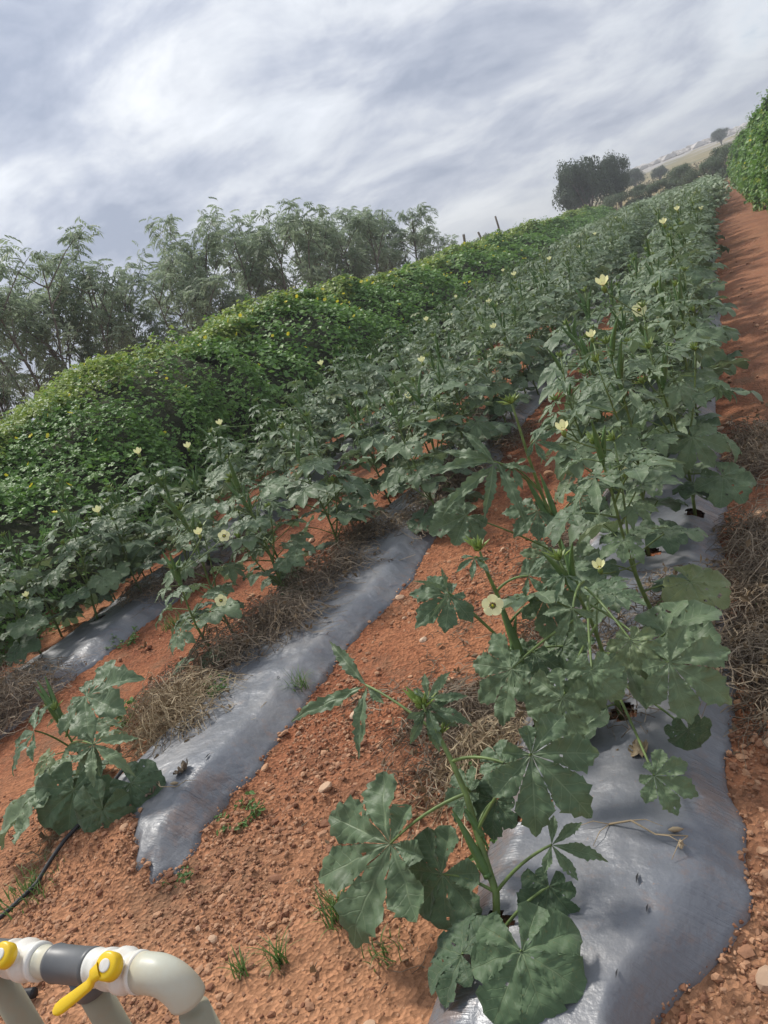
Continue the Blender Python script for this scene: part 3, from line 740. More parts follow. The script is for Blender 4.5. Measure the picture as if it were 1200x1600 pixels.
# flowers seen in the photo: (x, y, z, open?)
FLOWERS = [(-.79, 1.905, .655, 1), (-.6, 2.46, .47, 0), (-.6, 4.24, 1.25, 0), (-.6, 5.52, .94, 1), (-.6, 6.97, .68, 1), (-.62, 3.63, 1.09, 0), (-.6, 3.38, .50, 0), (-.6, 2.52, .96, 0),
           (-2.6, 6.55, .95, 0), (-2.6, 9.06, .84, 0), (-2.6, 3.79, .56, 0), (-2.6, 3.10, .72, 1), (-2.6, 2.93, .80, 0), (-2.6, 2.88, .45, 1), (-4.6, 4.24, .82, 0), (-4.6, 4.9, 1.09, 0), (-4.6, 5.51, .95, 0),
           (-4.6, 6.08, 1.01, 0), (-2.6, 6.01, .74, 0), (-4.6, 3.36, .55, 0), (-.6, 13.29, 1.06, 0), (-2.6, 14.39, 1.36, 0), (-4.6, 15.4, 1.4, 0), (-2.6, 18.4, .95, 0), (-2.6, 10.92, 1.1, 0), (-4.6, 11.6, 1.0, 0), (-4.6, 9.2, 1.1, 0),
           (-4.6, 13.2, 1.2, 0), (-2.6, 12.4, 1.15, 0), (-.6, 9.6, 1.0, 0), (-.6, 16.5, 1.15, 0), (-2.6, 21, 1.3, 0), (-4.6, 19, 1.35, 0), (-.6, 20.5, 1.3, 0), (-2.6, 26, 1.4, 0), (-4.6, 24, 1.5, 0), (-.6, 27, 1.4, 0)]
okra = []          # (empty, x, y, row, height)
far_id = 0
for ri, row in enumerate(ROWS):
    for k, (x, y, kind) in enumerate(row):
        if kind in ('hero', 'b0', 'a1', 'p2', 'p3'): continue
        h = 0.62+0.045*min(y, 9)+random.uniform(-.08, .14)
        if ri == 0: h = 0.60+0.075*min(y, 6)+random.uniform(-.08, .12)
        if ri == 1: h = min(h*1.08, 1.25)
        if ri == 1 and y < 3.2: h = 0.66
        if ri == 2 and y < 5: h = random.uniform(.85, 1.05)
        h = min(h*random.choice((.82, .95, 1, 1, 1.08)), 1.28)
        lod = 'hi' if y < 4.2 else 'mid' if y < 9 else 'low' if y < 15 else 'far'
        if k < len(ORD): label = f'okra plant, {ORD[k]} in {RN[ri]} counting from the valve pipes'
        elif y < 28: label = f'okra plant midway along {RN[ri]}'
        else: label = f'okra plant in the far stretch of {RN[ri]}'
        grp = f'okra plants of {RN[ri]}'
        if lod != 'far':
            e = build_plant(x, y, h, 1000*ri+k, lod, label, grp, 1.1)
        else:
            e = empty('okra_plant', (x, y, gz(x, y)), label, 'okra plant', grp, random.uniform(0, 6.28)); f = FAR[far_id % 8]; far_id += 1
            s = h*random.uniform(.92, 1.1); e.scale = (s, s, s)
            inst('foliage', f[0], e); inst('stem', f[1], e); inst('pods', f[2], e)['kind'] = 'stuff'; e.children[0]['kind'] = 'stuff'
        okra.append((e, x, y, ri, h))

# ---- plants by the camera, posed leaf by leaf ------------------------------
def ray(px_, py_):
    a = px_-600.0; b = 800.0-py_
    return (fw*F+cx*a+cy*b)/F
def atz(px_, py_, z):
    v = ray(px_, py_); t = (z-H)/v.z; return np.array(Vector((0, 0, H))+v*t)
def posed_leaf(e, base, node, c, tip, kind, size=1.0, seed=0, low=False, petr=.0035, roll=0.0, sag=0.02):
    """a leaf built at its true place: petiole from node to blade joint c, main lobe towards tip (world points)"""
    mb = MB(); node = np.array(node); c = np.array(c); tip = np.array(tip)
    t = np.linspace(0, 1, 9)[:, None]
    mid = (node+c)/2+np.array([0, 0, .03]); P = (1-t)**2*node+2*t*(1-t)*mid+t**2*c
    mb.tube(P-base, np.linspace(petr*1.3, petr*.9, 9), 6, 1, .5, False)
    d = tip-c; L = np.linalg.norm(d)*size; Xv = d/np.linalg.norm(d)
    upv = np.array([0, 0, 1.0]); toC = np.array([0, 0, H])-c; toC /= np.linalg.norm(toC); nrm = upv*.45+toC*.75
    nrm = nrm-nrm@Xv*Xv; nrm /= np.linalg.norm(nrm); Yv = np.cross(nrm, Xv)
    if roll: cr, sr = math.cos(roll), math.sin(roll); nrm, Yv = nrm*cr+Yv*sr, Yv*cr-nrm*sr
    V, Q, uv = leaf_blade(L, kind, 20, 5, seed, 0.003)
    V = V@np.stack([Xv, Yv, nrm], 1).T+c-base
    mb.add(V, Q, None, uv, .5, 0)
    o = mb.obj('leaf', [M_lowleaf if low else M_leaf, M_stem], e)
    o.location = (0, 0, 0); return o
# the plant with the long pod beside the near end of the first row
hb = np.array([-0.80, 1.29, gz(-0.80, 1.29)])
hero = empty('okra_plant', hb, 'okra plant leaning with long green pods and a huge jagged leaf over the orange grit', 'okra plant', 'okra plants of '+RN[0])
SP = [(805, 1480, .08), (775, 1395, .16), (745, 1300, .29), (728, 1240, .37), (706, 1190, .44), (685, 1148, .50), (663, 1108, .55)]
sp = [atz(*p) for p in SP]; sp[0] = hb
# smooth the pixel-picked nodes onto a nearly vertical stalk
for q in range(1, 7): sp[q] = np.array([sp[0][0]*.5+sp[q][0]*.5, sp[0][1]*.35+sp[q][1]*.65, sp[q][2]]) if False else sp[q]
mb = MB(); mb.tube(np.array(sp)-hb, [.010, .0095, .0085, .0075, .0065, .0055, .004], 8); mb.obj('stem', [M_stem], hero)
def A(i): return sp[i]
def hl(node, c, tip, kind, seed, **kw): return posed_leaf(hero, hb, node, atz(*c), atz(*tip), kind, seed=seed, **kw)
hl(A(3), (610, 1318, .29), (495, 1378, .22), 'lobed', 3, size=1.15)
hl(A(1), (692, 1366, .20), (640, 1430, .11), 'round', 5, low=True)
hl(A(2), (830, 1178, .50), (935, 1275, .38), 'lobed', 8)
hl(A(4), (787, 1192, .46), (748, 1172, .47), 'lobed', 9)
hl(A(1), (862, 1320, .27), (945, 1334, .24), 'narrow', 11)
hl(A(0), (858, 1385, .17), (850, 1450, .11), 'broad', 12, low=True)
hl(A(0), (815, 1487, .19), (850, 1600, .13), 'round', 14, size=1.08, low=True)
hl(A(0), (722, 1492, .15), (668, 1466, .13), 'broad', 15, low=True)
hl(A(5), (571, 1070, .60), (452, 1122, .56), 'thin', 16, size=1.05)
hl(A(6), (668, 1104, .56), (732, 1128, .53), 'narrow', 17)
hl(A(6), (665, 1112, .555), (690, 1182, .46), 'narrow', 18, size=.9)
hl(A(6), (668, 1092, .58), (705, 1045, .62), 'narrow', 23, size=.9)
hl(A(3), (735, 1238, .33), (690, 1250, .30), 'lobed', 19)
hl(A(2), (775, 1250, .30), (730, 1285, .26), 'broad', 20, low=True)
def pod_at(e, b0, p0, p1, rad=.011):
    p0 = np.array(p0); p1 = np.array(p1); d = p1-p0; L = np.linalg.norm(d)
    me = pod_mesh(L, rad, .04, 0); o = inst('pod', me, e, p0-b0); o.rotation_euler = Vector(d).to_track_quat('Z', 'Y').to_euler(); return o
pod_at(hero, hb, atz(762, 1368, .20), atz(710, 1262, .36), .0125)
pod_at(hero, hb, atz(752, 1305, .28), atz(728, 1262, .35), .010)
for t, sc in ((sp[6], 1.2), (sp[5]+np.array([.01, 0, .0]), .8)): inst('bud_cluster', BUDS[1], hero, t-hb, (0, 0, 1), sc)
okra.append((hero, hb[0], hb[1], 0, .55))

# bigger plants posed near the camera: generator plus the leaves that read in the photo
def posed_plant(x, y, h, seed, label, grp, leaves, lush):
    e = build_plant(x, y, h, seed, 'hi', label, grp, lush); b0 = np.array(e.location)
    for node, c, tip, kind, sd, low in leaves:
        posed_leaf(e, b0, b0+np.array([0, 0, node]), atz(*c), atz(*tip), kind, seed=sd, low=low)
    okra.append((e, x, y, 0 if x > -1.5 else 1, h)); return e
posed_plant(-.58, 2.14, .58, 4001, 'bushy okra plant beside the bare path, just behind the one with the long pod', 'okra plants of '+RN[0],
            [(.40, (800, 1045, .50), (738, 1098, .42), 'lobed', 31, False), (.42, (1045, 1035, .42), (1152, 1088, .32), 'lobed', 32, False), (.10, (1022, 1212, .22), (1095, 1240, .17), 'lobed', 33, False),
             (.15, (1075, 1140, .2), (1085, 1175, .13), 'round', 34, True), (.45, (925, 1048, .50), (930, 1110, .42), 'broad', 35, False), (.35, (880, 1090, .46), (850, 1160, .36), 'broad', 36, False),
             (.50, (895, 950, .62), (860, 1010, .54), 'narrow', 37, False), (.48, (985, 1000, .48), (1010, 1060, .40), 'lobed', 38, False)], .8)
posed_plant(-2.83, 1.93, .46, 4002, 'lone okra plant at the cut end of the middle row, dark lower leaves', 'okra plants of '+RN[1],
            [(.30, (148, 1163, .47), (112, 1215, .40), 'narrow', 41, False), (.30, (146, 1163, .47), (192, 1195, .41), 'narrow', 42, False), (.28, (55, 1142, .50), (5, 1160, .46), 'narrow', 43, False),
             (.34, (135, 1088, .52), (190, 1100, .50), 'lobed', 44, False), (.12, (115, 1235, .24), (100, 1310, .12), 'round', 45, True), (.10, (205, 1225, .20), (245, 1255, .12), 'round', 46, True),
             (.12, (160, 1265, .18), (140, 1325, .07), 'round', 47, True), (.15, (70, 1230, .26), (20, 1225, .22), 'lobed', 48, False)], .45)

def atx(px_, py_, X):
    v = ray(px_, py_); return np.array(Vector((0, 0, H))+v*(X/v.x))
def atd(px_, py_, dist):
    return np.array(Vector((0, 0, H))+ray(px_, py_)*dist)
def stalk_plant(x, y, seed, label, spx, leaves, pods_, buds):
    b0 = np.array([x, y, gz(x, y)]); e = empty('okra_plant', b0, label, 'okra plant', 'okra plants of '+RN[0])
    pts = [b0]+[atx(a, b, x+dx) for a, b, dx in spx]; mb = MB()
    mb.tube(np.array(pts)-b0, np.linspace(.011, .004, len(pts)), 8); mb.obj('stem', [M_stem], e)
    D0 = (Vector(b0)-Vector((0, 0, H))).dot(fw)
    for ni, c, tip, kind, sd, low, dx in leaves:
        dn = (Vector(pts[ni])-Vector((0, 0, H))).dot(fw); posed_leaf(e, b0, pts[ni], atd(*c, dn-.04), atd(*tip, dn-.10), kind, seed=sd, low=low)
    for a, b, r_, dx in pods_:
        dn = (Vector(pts[2])-Vector((0, 0, H))).dot(fw)-.03; pod_at(e, b0, atd(*a, dn), atd(*b, dn), r_)
    for k in buds: inst('bud_cluster', BUDS[k % 4], e, pts[-1]-b0, (0, 0, k), 1.1)
    okra.append((e, x, y, 0, .6)); return e
stalk_plant(-.86, 2.10, 1, 'okra plant with a thick upright pod under the open cream flower over bare soil',
            [(812, 1030, 0), (795, 975, 0), (775, 925, 0), (757, 885, .0), (750, 862, .0)],
            [(1, (703, 931), (648, 968), 'lobed', 51, False, -.10), (1, (700, 925), (655, 903), 'thin', 52, False, -.12), (2, (850, 935), (905, 980), 'lobed', 53, False, .10), (3, (825, 900), (880, 890), 'narrow', 54, False, .1),
             (1, (835, 1020), (800, 1070), 'lobed', 55, False, .06), (1, (880, 1010), (930, 1000), 'broad', 56, False, .15), (4, (742, 872), (735, 905), 'narrow', 57, False, -.03)],
            [((812, 1022), (783, 942), .0175, -.01), ((800, 1015), (808, 960), .009, .03)], [1, 3])
stalk_plant(-.90, 3.13, 2, 'okra plant with a tall bare pod stem over red soil, long thin leaves hanging',
            [(882, 870, 0), (866, 820, 0), (845, 768, 0), (826, 715, 0), (806, 650, 0), (800, 632, 0)],
            [(3, (778, 722), (686, 795), 'thin', 61, False, -.12), (3, (772, 720), (668, 728), 'thin', 62, False, -.13), (3, (800, 728), (818, 768), 'narrow', 63, False, -.02), (1, (728, 806), (672, 822), 'broad', 64, False, -.22),
             (2, (905, 775), (960, 790), 'lobed', 65, False, .12), (2, (840, 800), (800, 830), 'lobed', 66, False, -.02), (1, (900, 880), (950, 905), 'broad', 67, False, .05), (1, (860, 870), (815, 890), 'lobed', 68, False, -.05), (4, (835, 690), (880, 700), 'narrow', 69, False, .08)],
            [((868, 832), (822, 742), .019, 0), ((868, 805), (846, 738), .014, .03)], [0, 2])

# flowers on stalks --------------------------------------------------------
for fi, (x, y, z, op) in enumerate(FLOWERS):
    ri = 0 if x > -1.5 else 1 if x > -3.6 else 2
    e, ex, ey, _, eh = min((o for o in okra if (0 if o[1] > -1.5 else 1 if o[1] > -3.6 else 2) == ri), key=lambda o: math.hypot(o[1]-x, (o[2]-y)))
    s = e.scale[0]; p = np.array([x, y, z])
    if fi == 3: pass
    if fi >= 20:      # farther ones sit at the top of their plant
        p = np.array([ex+random.uniform(-.1, .1), ey-.12, e.location.z+eh*random.uniform(.95, 1.1)])
    mi = e.matrix_basis if False else Matrix.LocRotScale(e.location, e.rotation_euler, e.scale)
    inv = mi.inverted(); lp = inv@Vector(p)
    o = inst('flower', FL_OPEN if op else FL_HALF, e, lp, (0, 0, 0), 1.0/s*(.88 if y < 4 else 1.35 if y < 8 else 1.6))
    d = Vector((0, 0, H))-Vector(p); d.normalize()
    d = (d*(1.0 if op else .35)+Vector((0, 0, .2 if op else .6))).normalized()
    q = (mi.to_quaternion().inverted()@d).to_track_quat('Z', 'Y'); o.rotation_euler = q.to_euler()
    mb = MB(); st = inv@Vector((ex, ey, max(e.location.z+.1, min(p[2]-.1, e.location.z+eh*.95))))
    a = np.array(st); b = np.array(lp)-np.array(q@Vector((0, 0, .024)))/s; t = np.linspace(0, 1, 6)[:, None]
    mdl = (a+b)/2+np.array([0, 0, -.02]); mb.tube((1-t)**2*a+2*t*(1-t)*mdl+t*t*b, .0028/s, 5); mb.obj('flower_stalk', [M_stem], e)

# the far end of the rows: plants beyond the first three hundred
mbf = MB()
for ri, row in enumerate(ROWS):
    y = row[-1][1]
    while y < FIELD_END:
        y += .16; x = (-.61, -2.66, -4.68)[ri]+random.uniform(-.6, .6); sc = random.uniform(1.0, 1.3); a = random.uniform(0, 6.28)
        zz_ = gz(x, y)
        n = 42; P = np.stack([rng.normal(0, .22, n), rng.normal(0, .22, n), rng.uniform(.3, 1.0, n)], 1)*sc+np.array([x, y, zz_])
        N = np.stack([rng.normal(0, .5, n), rng.normal(0, .5, n), np.ones(n)], 1); D = rng.normal(size=(n, 3))
        bv = np.array([(0, 0, 0), (.5, -.35, -.05), (1, 0, -.2), (.5, .35, -.05)])
        scatter(mbf, bv, [(0, 1, 2, 3)], None, P, rot_frames(N, D), rng.uniform(.14, .24, n), rng.random(n))
tag(mbf.obj('okra_foliage', [M_leaf], smooth=False, kind='stuff'), 'crowded okra leaves at the far end of the rows under the hill', 'okra foliage')

# ------------------------------------------------------------------ dead weeds
def dead_clump(seed, rx, ry, h, n, length=.28, rad=.0016, seg=7):
    r = np.random.default_rng(seed); mb = MB()
    nc = 9; ca = r.uniform(0, 6.28, nc); cd = r.random(nc)**.5*.8; ch = r.uniform(.35, 1.25, nc)
    for q in range(n):
        c = int(r.integers(0, nc)); w = r.normal(0, .26, 2)
        px0 = math.cos(ca[c])*cd[c]+w[0]; py0 = math.sin(ca[c])*cd[c]+w[1]; d = min(1.3, math.hypot(w[0], w[1])*2)
        p = np.array([px0*rx, py0*ry, h*ch[c]*max(.03, 1-d*.8)*r.random()])
        az = r.uniform(0, 6.28); el = r.normal(.1, .5); L = length*r.uniform(.4, 1.3)/seg; P = [p]
        for s in range(seg):
            az += r.normal(0, .55); el = el*.8+r.normal(-.05, .4)
            p = p+L*np.array([math.cos(az)*math.cos(el), math.sin(az)*math.cos(el), math.sin(el)])
            e = math.hypot(p[0]/rx, p[1]/ry)
            p[2] = min(max(p[2], .004), h*max(.15, 1.45-e*.9)); P.append(p.copy())
        k = 3; rr = rad*r.uniform(.6, 1.9)
        mb.tube(P, np.linspace(rr, rr*.5, len(P)), k, 0, r.random(), False)
        if r.random() < .35:
            Pq = P[int(r.integers(1, seg))]; N = r.normal(size=(1, 3)); D = r.normal(size=(1, 3))
            bv = np.array([(0, 0, 0), (.5, -.3, .12), (1, 0, -.1), (.5, .3, .12)])
            scatter(mb, bv, [(0, 1, 2, 3)], None, np.array([Pq]), rot_frames(N, D), [r.uniform(.015, .045)], [r.random()], None, 1)
    return mb
def straw_mat(name, c1, c2):
    m, t, b, out = mat(name); r = attr(t, 'rnd').outputs['Fac']
    v = t.nodes.new('ShaderNodeTexCoord').outputs['Object']
    col = mixc(t, r, c1, c2); col = mixc(t, .6, col, ramp(t, noise(t, v, 12, 4), [(.3, .55), (.7, 1.2)]), 'MULTIPLY')
    t.links.new(col, b.inputs['Base Color']); b.inputs['Roughness'].default_value = .85; return m
M_s1 = straw_mat('dead_weed_brown', (.11, .080, .055), (.33, .26, .18)); M_s2 = straw_mat('dead_weed_straw', (.26, .18, .10), (.52, .42, .27))
def mat_obj(mb, name, mats, x, y, label, cat, group=None, rz=0.0, z=None):
    o = mb.obj(name, mats, smooth=False, loc=(x, y, gz(x, y)-0.005 if z is None else z)); o.rotation_euler.z = rz; tag(o, label, cat, group); return o
GW = 'heaps of dead weeds between the beds'
for sd, x, y, rx, ry, h, n, m_, lab in (
    (1, -2.64, 2.36, .22, .26, .24, 800, 1, 'pale tangle of dry straw stalks beside the shiny tongue of plastic'),
    (2, -2.64, 3.05, .28, .42, .26, 1500, 0, 'brown heap of dead weeds along the middle bed before the pods'),
    (3, -2.54, 3.75, .24, .40, .22, 900, 0, 'brown dead weeds further along the middle bed under okra leaves'),
    (4, -4.55, 2.72, .42, .40, .26, 1600, 0, 'wide dark heap of dead weeds at the near end of the hedge side bed'),
    (5, -1.22, 2.25, .26, .30, .10, 1300, 0, 'low mat of dry grass on the soil behind the huge jagged leaf'),
    (6, -1.02, 2.05, .16, .22, .12, 600, 1, 'straw coloured tuft against the edge of the path side bed'),
    (7, -.16, 3.35, .20, .55, .14, 1500, 0, 'long strip of dead brush at the path edge beside the first bed'),
    (8, -.20, 2.45, .14, .34, .09, 800, 0, 'thin dead stems draped over the bed shoulder at the path edge'),
    (9, -2.35, 5.6, .30, .60, .24, 1100, 0, 'dark dead weeds beside the middle bed under tall okra'),
    (10, -.55, 2.60, .28, .50, .10, 800, 0, 'thin dry stalks lying on the path side bed under the plants'),
    (11, -4.45, 4.3, .25, .35, .16, 600, 0, 'dead weeds at the shady edge of the hedge side bed'),
    (12, -2.75, 1.72, .16, .14, .05, 160, 1, 'few dry stalks under the lone plant at the cut end'),
    (13, -.15, 4.9, .18, .7, .14, 800, 0, 'dead brush farther up the path edge'),
    (14, -2.4, 7.4, .3, .9, .2, 700, 0, 'dead weeds in the middle row far past the heap'),
    (16, -2.22, 4.62, .22, .30, .10, 700, 0, 'dead vines crossing the middle plastic where the red soil narrows'),
    (17, -2.20, 5.1, .20, .45, .14, 600, 0, 'dead weeds over the soil side of the middle bed'),
    (18, -2.12, 6.6, .22, .6, .14, 500, 0, 'dry weeds at the soil side of the middle bed, farther up'),
    (19, -.05, 2.75, .26, .42, .10, 1000, 0, 'flat dead brush on the path between two thicker strips'),
    (20, -4.28, 5.2, .2, .5, .14, 500, 0, 'dry weeds between hedge side bed and furrow'),
    (21, -2.98, 2.75, .26, .34, .16, 800, 0, 'flattened dead weeds on the soil between straw heap and hedge side bed'),
    (22, -2.62, 4.45, .26, .34, .2, 700, 0, 'brown dead weeds in the middle row under the fifth plant'),
    (23, -1.05, 2.75, .16, .40, .07, 600, 0, 'thin dry grass along the soil edge of the path side bed'),
    (24, -1.0, 3.9, .16, .5, .08, 500, 0, 'dry grass by the path side bed under the tall pod stem'),
    (15, -1.75, 2.50, .16, .12, .025, 140, 0, 'thin brown twigs flat on the soil beside the pale block')):
    mat_obj(dead_clump(sd, rx, ry, h, n), 'dead_weeds', [(M_s1, M_s2)[m_], M_deadleaf], x, y, lab, 'dead weeds', GW)
# thin litter over the soil
mb = dead_clump(60, 1.3, 1.0, .014, 900, .13, .0010, 5)
mat_obj(mb, 'dry_litter', [M_s1, M_deadleaf], -1.5, 1.75, 'thin dry stems littered over the bare soil between the beds', 'litter')['kind'] = 'stuff'
mb = dead_clump(61, .45, 3.2, .015, 700, .12, .0013, 5)
mat_obj(mb, 'dry_litter', [M_s1, M_deadleaf], .28, 4.0, 'thin dry stems littered over the bare path', 'litter')['kind'] = 'stuff'
mb = dead_clump(62, .22, 2.6, .015, 500, .12, .0012, 5)
mat_obj(mb, 'dry_litter', [M_s1, M_deadleaf], -1.45, 4.4, 'thin dry stems littered on the furrow between path row and middle row', 'litter')['kind'] = 'stuff'
# a dried okra shoot with pods on the plastic
def dried_shoot(x, y, rz, label, pods=2):
    mb = MB(); r = np.random.default_rng(int(abs(x*100)))
    pts = np.array([(0, 0, .012), (.06, .01, .03), (.13, -.01, .022), (.20, .015, .014)]); mb.tube(pts, [.003, .0028, .0022, .0015], 5)
    for q in range(5):
        p = pts[q % 4]; a = r.uniform(0, 6.28); mb.tube([p, p+np.array([math.cos(a)*.04, math.sin(a)*.04, .01]), p+np.array([math.cos(a)*.08, math.sin(a)*.08, -.005])], [.0018, .0014, .0008], 4)
    e = empty('dried_shoot', (x, y, gz(x, y)+.025), label, 'dry shoot', None, rz); mb.obj('twig', [M_s2], e)
    for q in range(pods):
        mp = MB(); a = .5+q*1.5; c = np.array([.15+.05*q, .02-.05*q, .015]); d = np.array([math.cos(a), math.sin(a), -.1])*.03
        mp.tube([c, c+d*.4, c+d*.8, c+d*1.2], [.002, .007, .006, .001], 6); mp.obj('dried_pod', [M_s2], e)
dried_shoot(-.56, 1.62, -.3, 'dry twig with two pale split pods lying on the grey sheet')
dried_shoot(-2.42, 1.86, -.25, 'dry forked stalk lying across the plastic tongue', 1)
for sd, (x, y, lab) in enumerate(((-.52, 1.93, 'curled yellow dead leaf on the plastic below the bushy plant'), (-2.35, 1.80, 'grey shrivelled leaf on the tongue of plastic'), (-2.28, 1.92, 'small shrivelled leaf beside the dry forked stalk'), (-3.85, 3.4, 'yellow fallen leaf on the red soil between hedge side and middle rows'))):
    mb = MB(); V, Q, uv = leaf_blade(.045, 'broad', 8, 2, 700+sd); V[:, 2] = np.abs(V[:, 2])*2.5+.006*np.sin(V[:, 0]*200); mb.add(V, Q, None, uv)
    o = mb.obj('fallen_leaf', [M_s2 if sd in (0, 3) else M_s1], loc=(x, y, gz(x, y)+.035), smooth=True); tag(o, lab, 'fallen leaf', 'dead leaves on the ground')

# ------------------------------------------------------------------ live weeds and grass
def grass_tuft(seed, n, L, spread):
    r = np.random.default_rng(seed); mb = MB()
    for q in range(n):
        a = r.uniform(0, 6.28); d = r.random()*spread; p = np.array([math.cos(a)*d, math.sin(a)*d, 0]); az = r.uniform(0, 6.28); l = L*r.uniform(.4, 1.1); be = r.uniform(.3, 1.3); w = r.uniform(.0012, .0030)
        V = []; k = 5
        for s in range(k+1):
            t = s/k; th = be*t; c = p+l*np.array([math.cos(az)*math.sin(th)*t*.9, math.sin(az)*math.sin(th)*t*.9, t*math.cos(th*.75)]); ww = w*(1-t**2)+.0002
            V += [c+np.array([-math.sin(az), math.cos(az), 0])*ww, c-np.array([-math.sin(az), math.cos(az), 0])*ww]
        mb.add(V, [(2*s, 2*s+1, 2*s+3, 2*s+2) for s in range(k)], None, None, r.random())
    return mb
GG = 'grass tufts on the bare soil'
for sd, x, y, n, L, s, lab in ((1, -1.33, 1.40, 75, .13, .05, 'green grass tuft in the grit just below the huge jagged leaf'), (2, -1.45, 1.24, 40, .11, .03, 'thin grass tuft on the grit nearer the pipes'),
                              (3, -2.12, 2.60, 60, .14, .04, 'grass tuft springing from the bare edge of the plastic tongue'), (4, -2.65, 1.42, 160, .07, .14, 'fine yellowish grass patch beside the black hose'),
                              (5, -1.55, 1.20, 30, .08, .03, 'few grass blades at the end of the grit'), (6, -1.15, 1.30, 36, .06, .06, 'short sparse grass beside the near end of the path side bed'),
                              (7, -3.85, 3.75, 90, .12, .10, 'grass patch beside the hedge side bed'), (8, .02, 3.0, 40, .05, .04, 'tiny grass tuft on the path')):
    mat_obj(grass_tuft(sd, n, L, s), 'grass_tuft', [M_grass], x, y, lab, 'grass', GG)
def weed(seed, rx, h, n, ls):
    r = np.random.default_rng(seed); mb = MB()
    for q in range(max(4, n//14)):
        a = r.uniform(0, 6.28); p = np.array([0, 0, 0.]); P = [p]
        for s in range(5): a += r.normal(0, .5); p = p+np.array([math.cos(a), math.sin(a), 0])*rx/5+np.array([0, 0, h/5*r.uniform(.2, 1.2)]); P.append(p)
        mb.tube(P, np.linspace(.0022, .001, 6), 4, 1, .5, False); P = np.array(P)
        m = 14; t = r.uniform(.1, 1, m)*5; i0 = np.minimum(t.astype(int), 4); f = (t-i0)[:, None]; pp = P[i0]*(1-f)+P[i0+1]*f+r.normal(0, .006, (m, 3))
        bv = np.array([(0, 0, 0), (.35, -.28, .05), (.8, -.2, 0), (1, 0, -.1), (.8, .2, 0), (.35, .28, .05)])
        N = np.stack([r.normal(0, .6, m), r.normal(0, .6, m), np.ones(m)], 1)
        scatter(mb, bv, [(0, 1, 2, 3), (0, 3, 4, 5)], None, pp, rot_frames(N, r.normal(size=(m, 3))), r.uniform(.6, 1.3, m)*ls, r.random(m))
    return mb
GWD = 'low green weeds on the soil'
for sd, x, y, rx, h, n, ls, lab in ((1, -1.95, 1.80, .10, .07, 170, .022, 'little green weed at the edge of the plastic tongue'), (2, -2.0, 1.48, .06, .04, 80, .017, 'small green weed in the grit under the tongue tip'),
                                   (3, -2.56, 2.55, .10, .10, 170, .024, 'leafy green weed rising through the straw heap'), (4, -3.2, 2.5, .10, .14, 130, .028, 'yellow green weed between the hedge side and middle beds'),
                                   (5, -.92, 1.62, .07, .08, 90, .028, 'bright green weed by the planting hole of the pod plant'), (6, -1.05, 1.95, .08, .08, 90, .026, 'small weed in the dry grass beside the first bed'),
                                   (7, -.10, 2.9, .08, .06, 80, .02, 'small weed in the path edge brush'), (8, -4.15, 3.55, .14, .12, 200, .022, 'green weed beside the hedge side sheet')):
    mat_obj(weed(sd, rx, h, n, ls), 'weed', [M_weed, M_stem], x, y, lab, 'weed', GWD)

# ------------------------------------------------------------------ vine hedges
VL = np.array([(0, 0, 0), (.05, -.30, .06), (.35, -.52, .0), (.50, -.22, .05), (.80, -.30, -.04), (1.0, 0, -.12), (.80, .30, -.04), (.50, .22, .05), (.35, .52, 0), (.05, .30, .06), (.45, 0, -.03)])
VT = np.array([(10, a, b) for a, b in zip(range(0, 9), range(1, 10))])
V4 = np.array([(0, 0, 0), (.45, -.45, .05), (1, 0, -.1), (.45, .45, .05)]); Q4 = [(0, 1, 2, 3)]
def hedge_surface(y, ph, x0, depth, hfun, seed, lump=.35):
    """front (facing +X for sgn=1) to over the top; ph 0 = foot, 1 = back of the crest"""
    h = hfun(y)
    ang = ph*math.pi*.78
    bx = np.where(ph < .5, -depth*.42*sst(.12, .5, ph), -depth*.42-depth*.58*sst(.5, 1, ph))
    zt = h*np.sin(np.minimum(ang, math.pi*.5))**.75*np.where(ang > math.pi*.5, 1-.25*(ang/(math.pi*.5)-1)**2, 1)
    l = lump*fbm(y*.75, ph*3.0, seed, 3, .55)+.24*fbm(y*2.2, ph*2.2, seed+7, 3)
    return x0+bx+l*1.2, zt+l*.55*sst(.1, .4, ph)
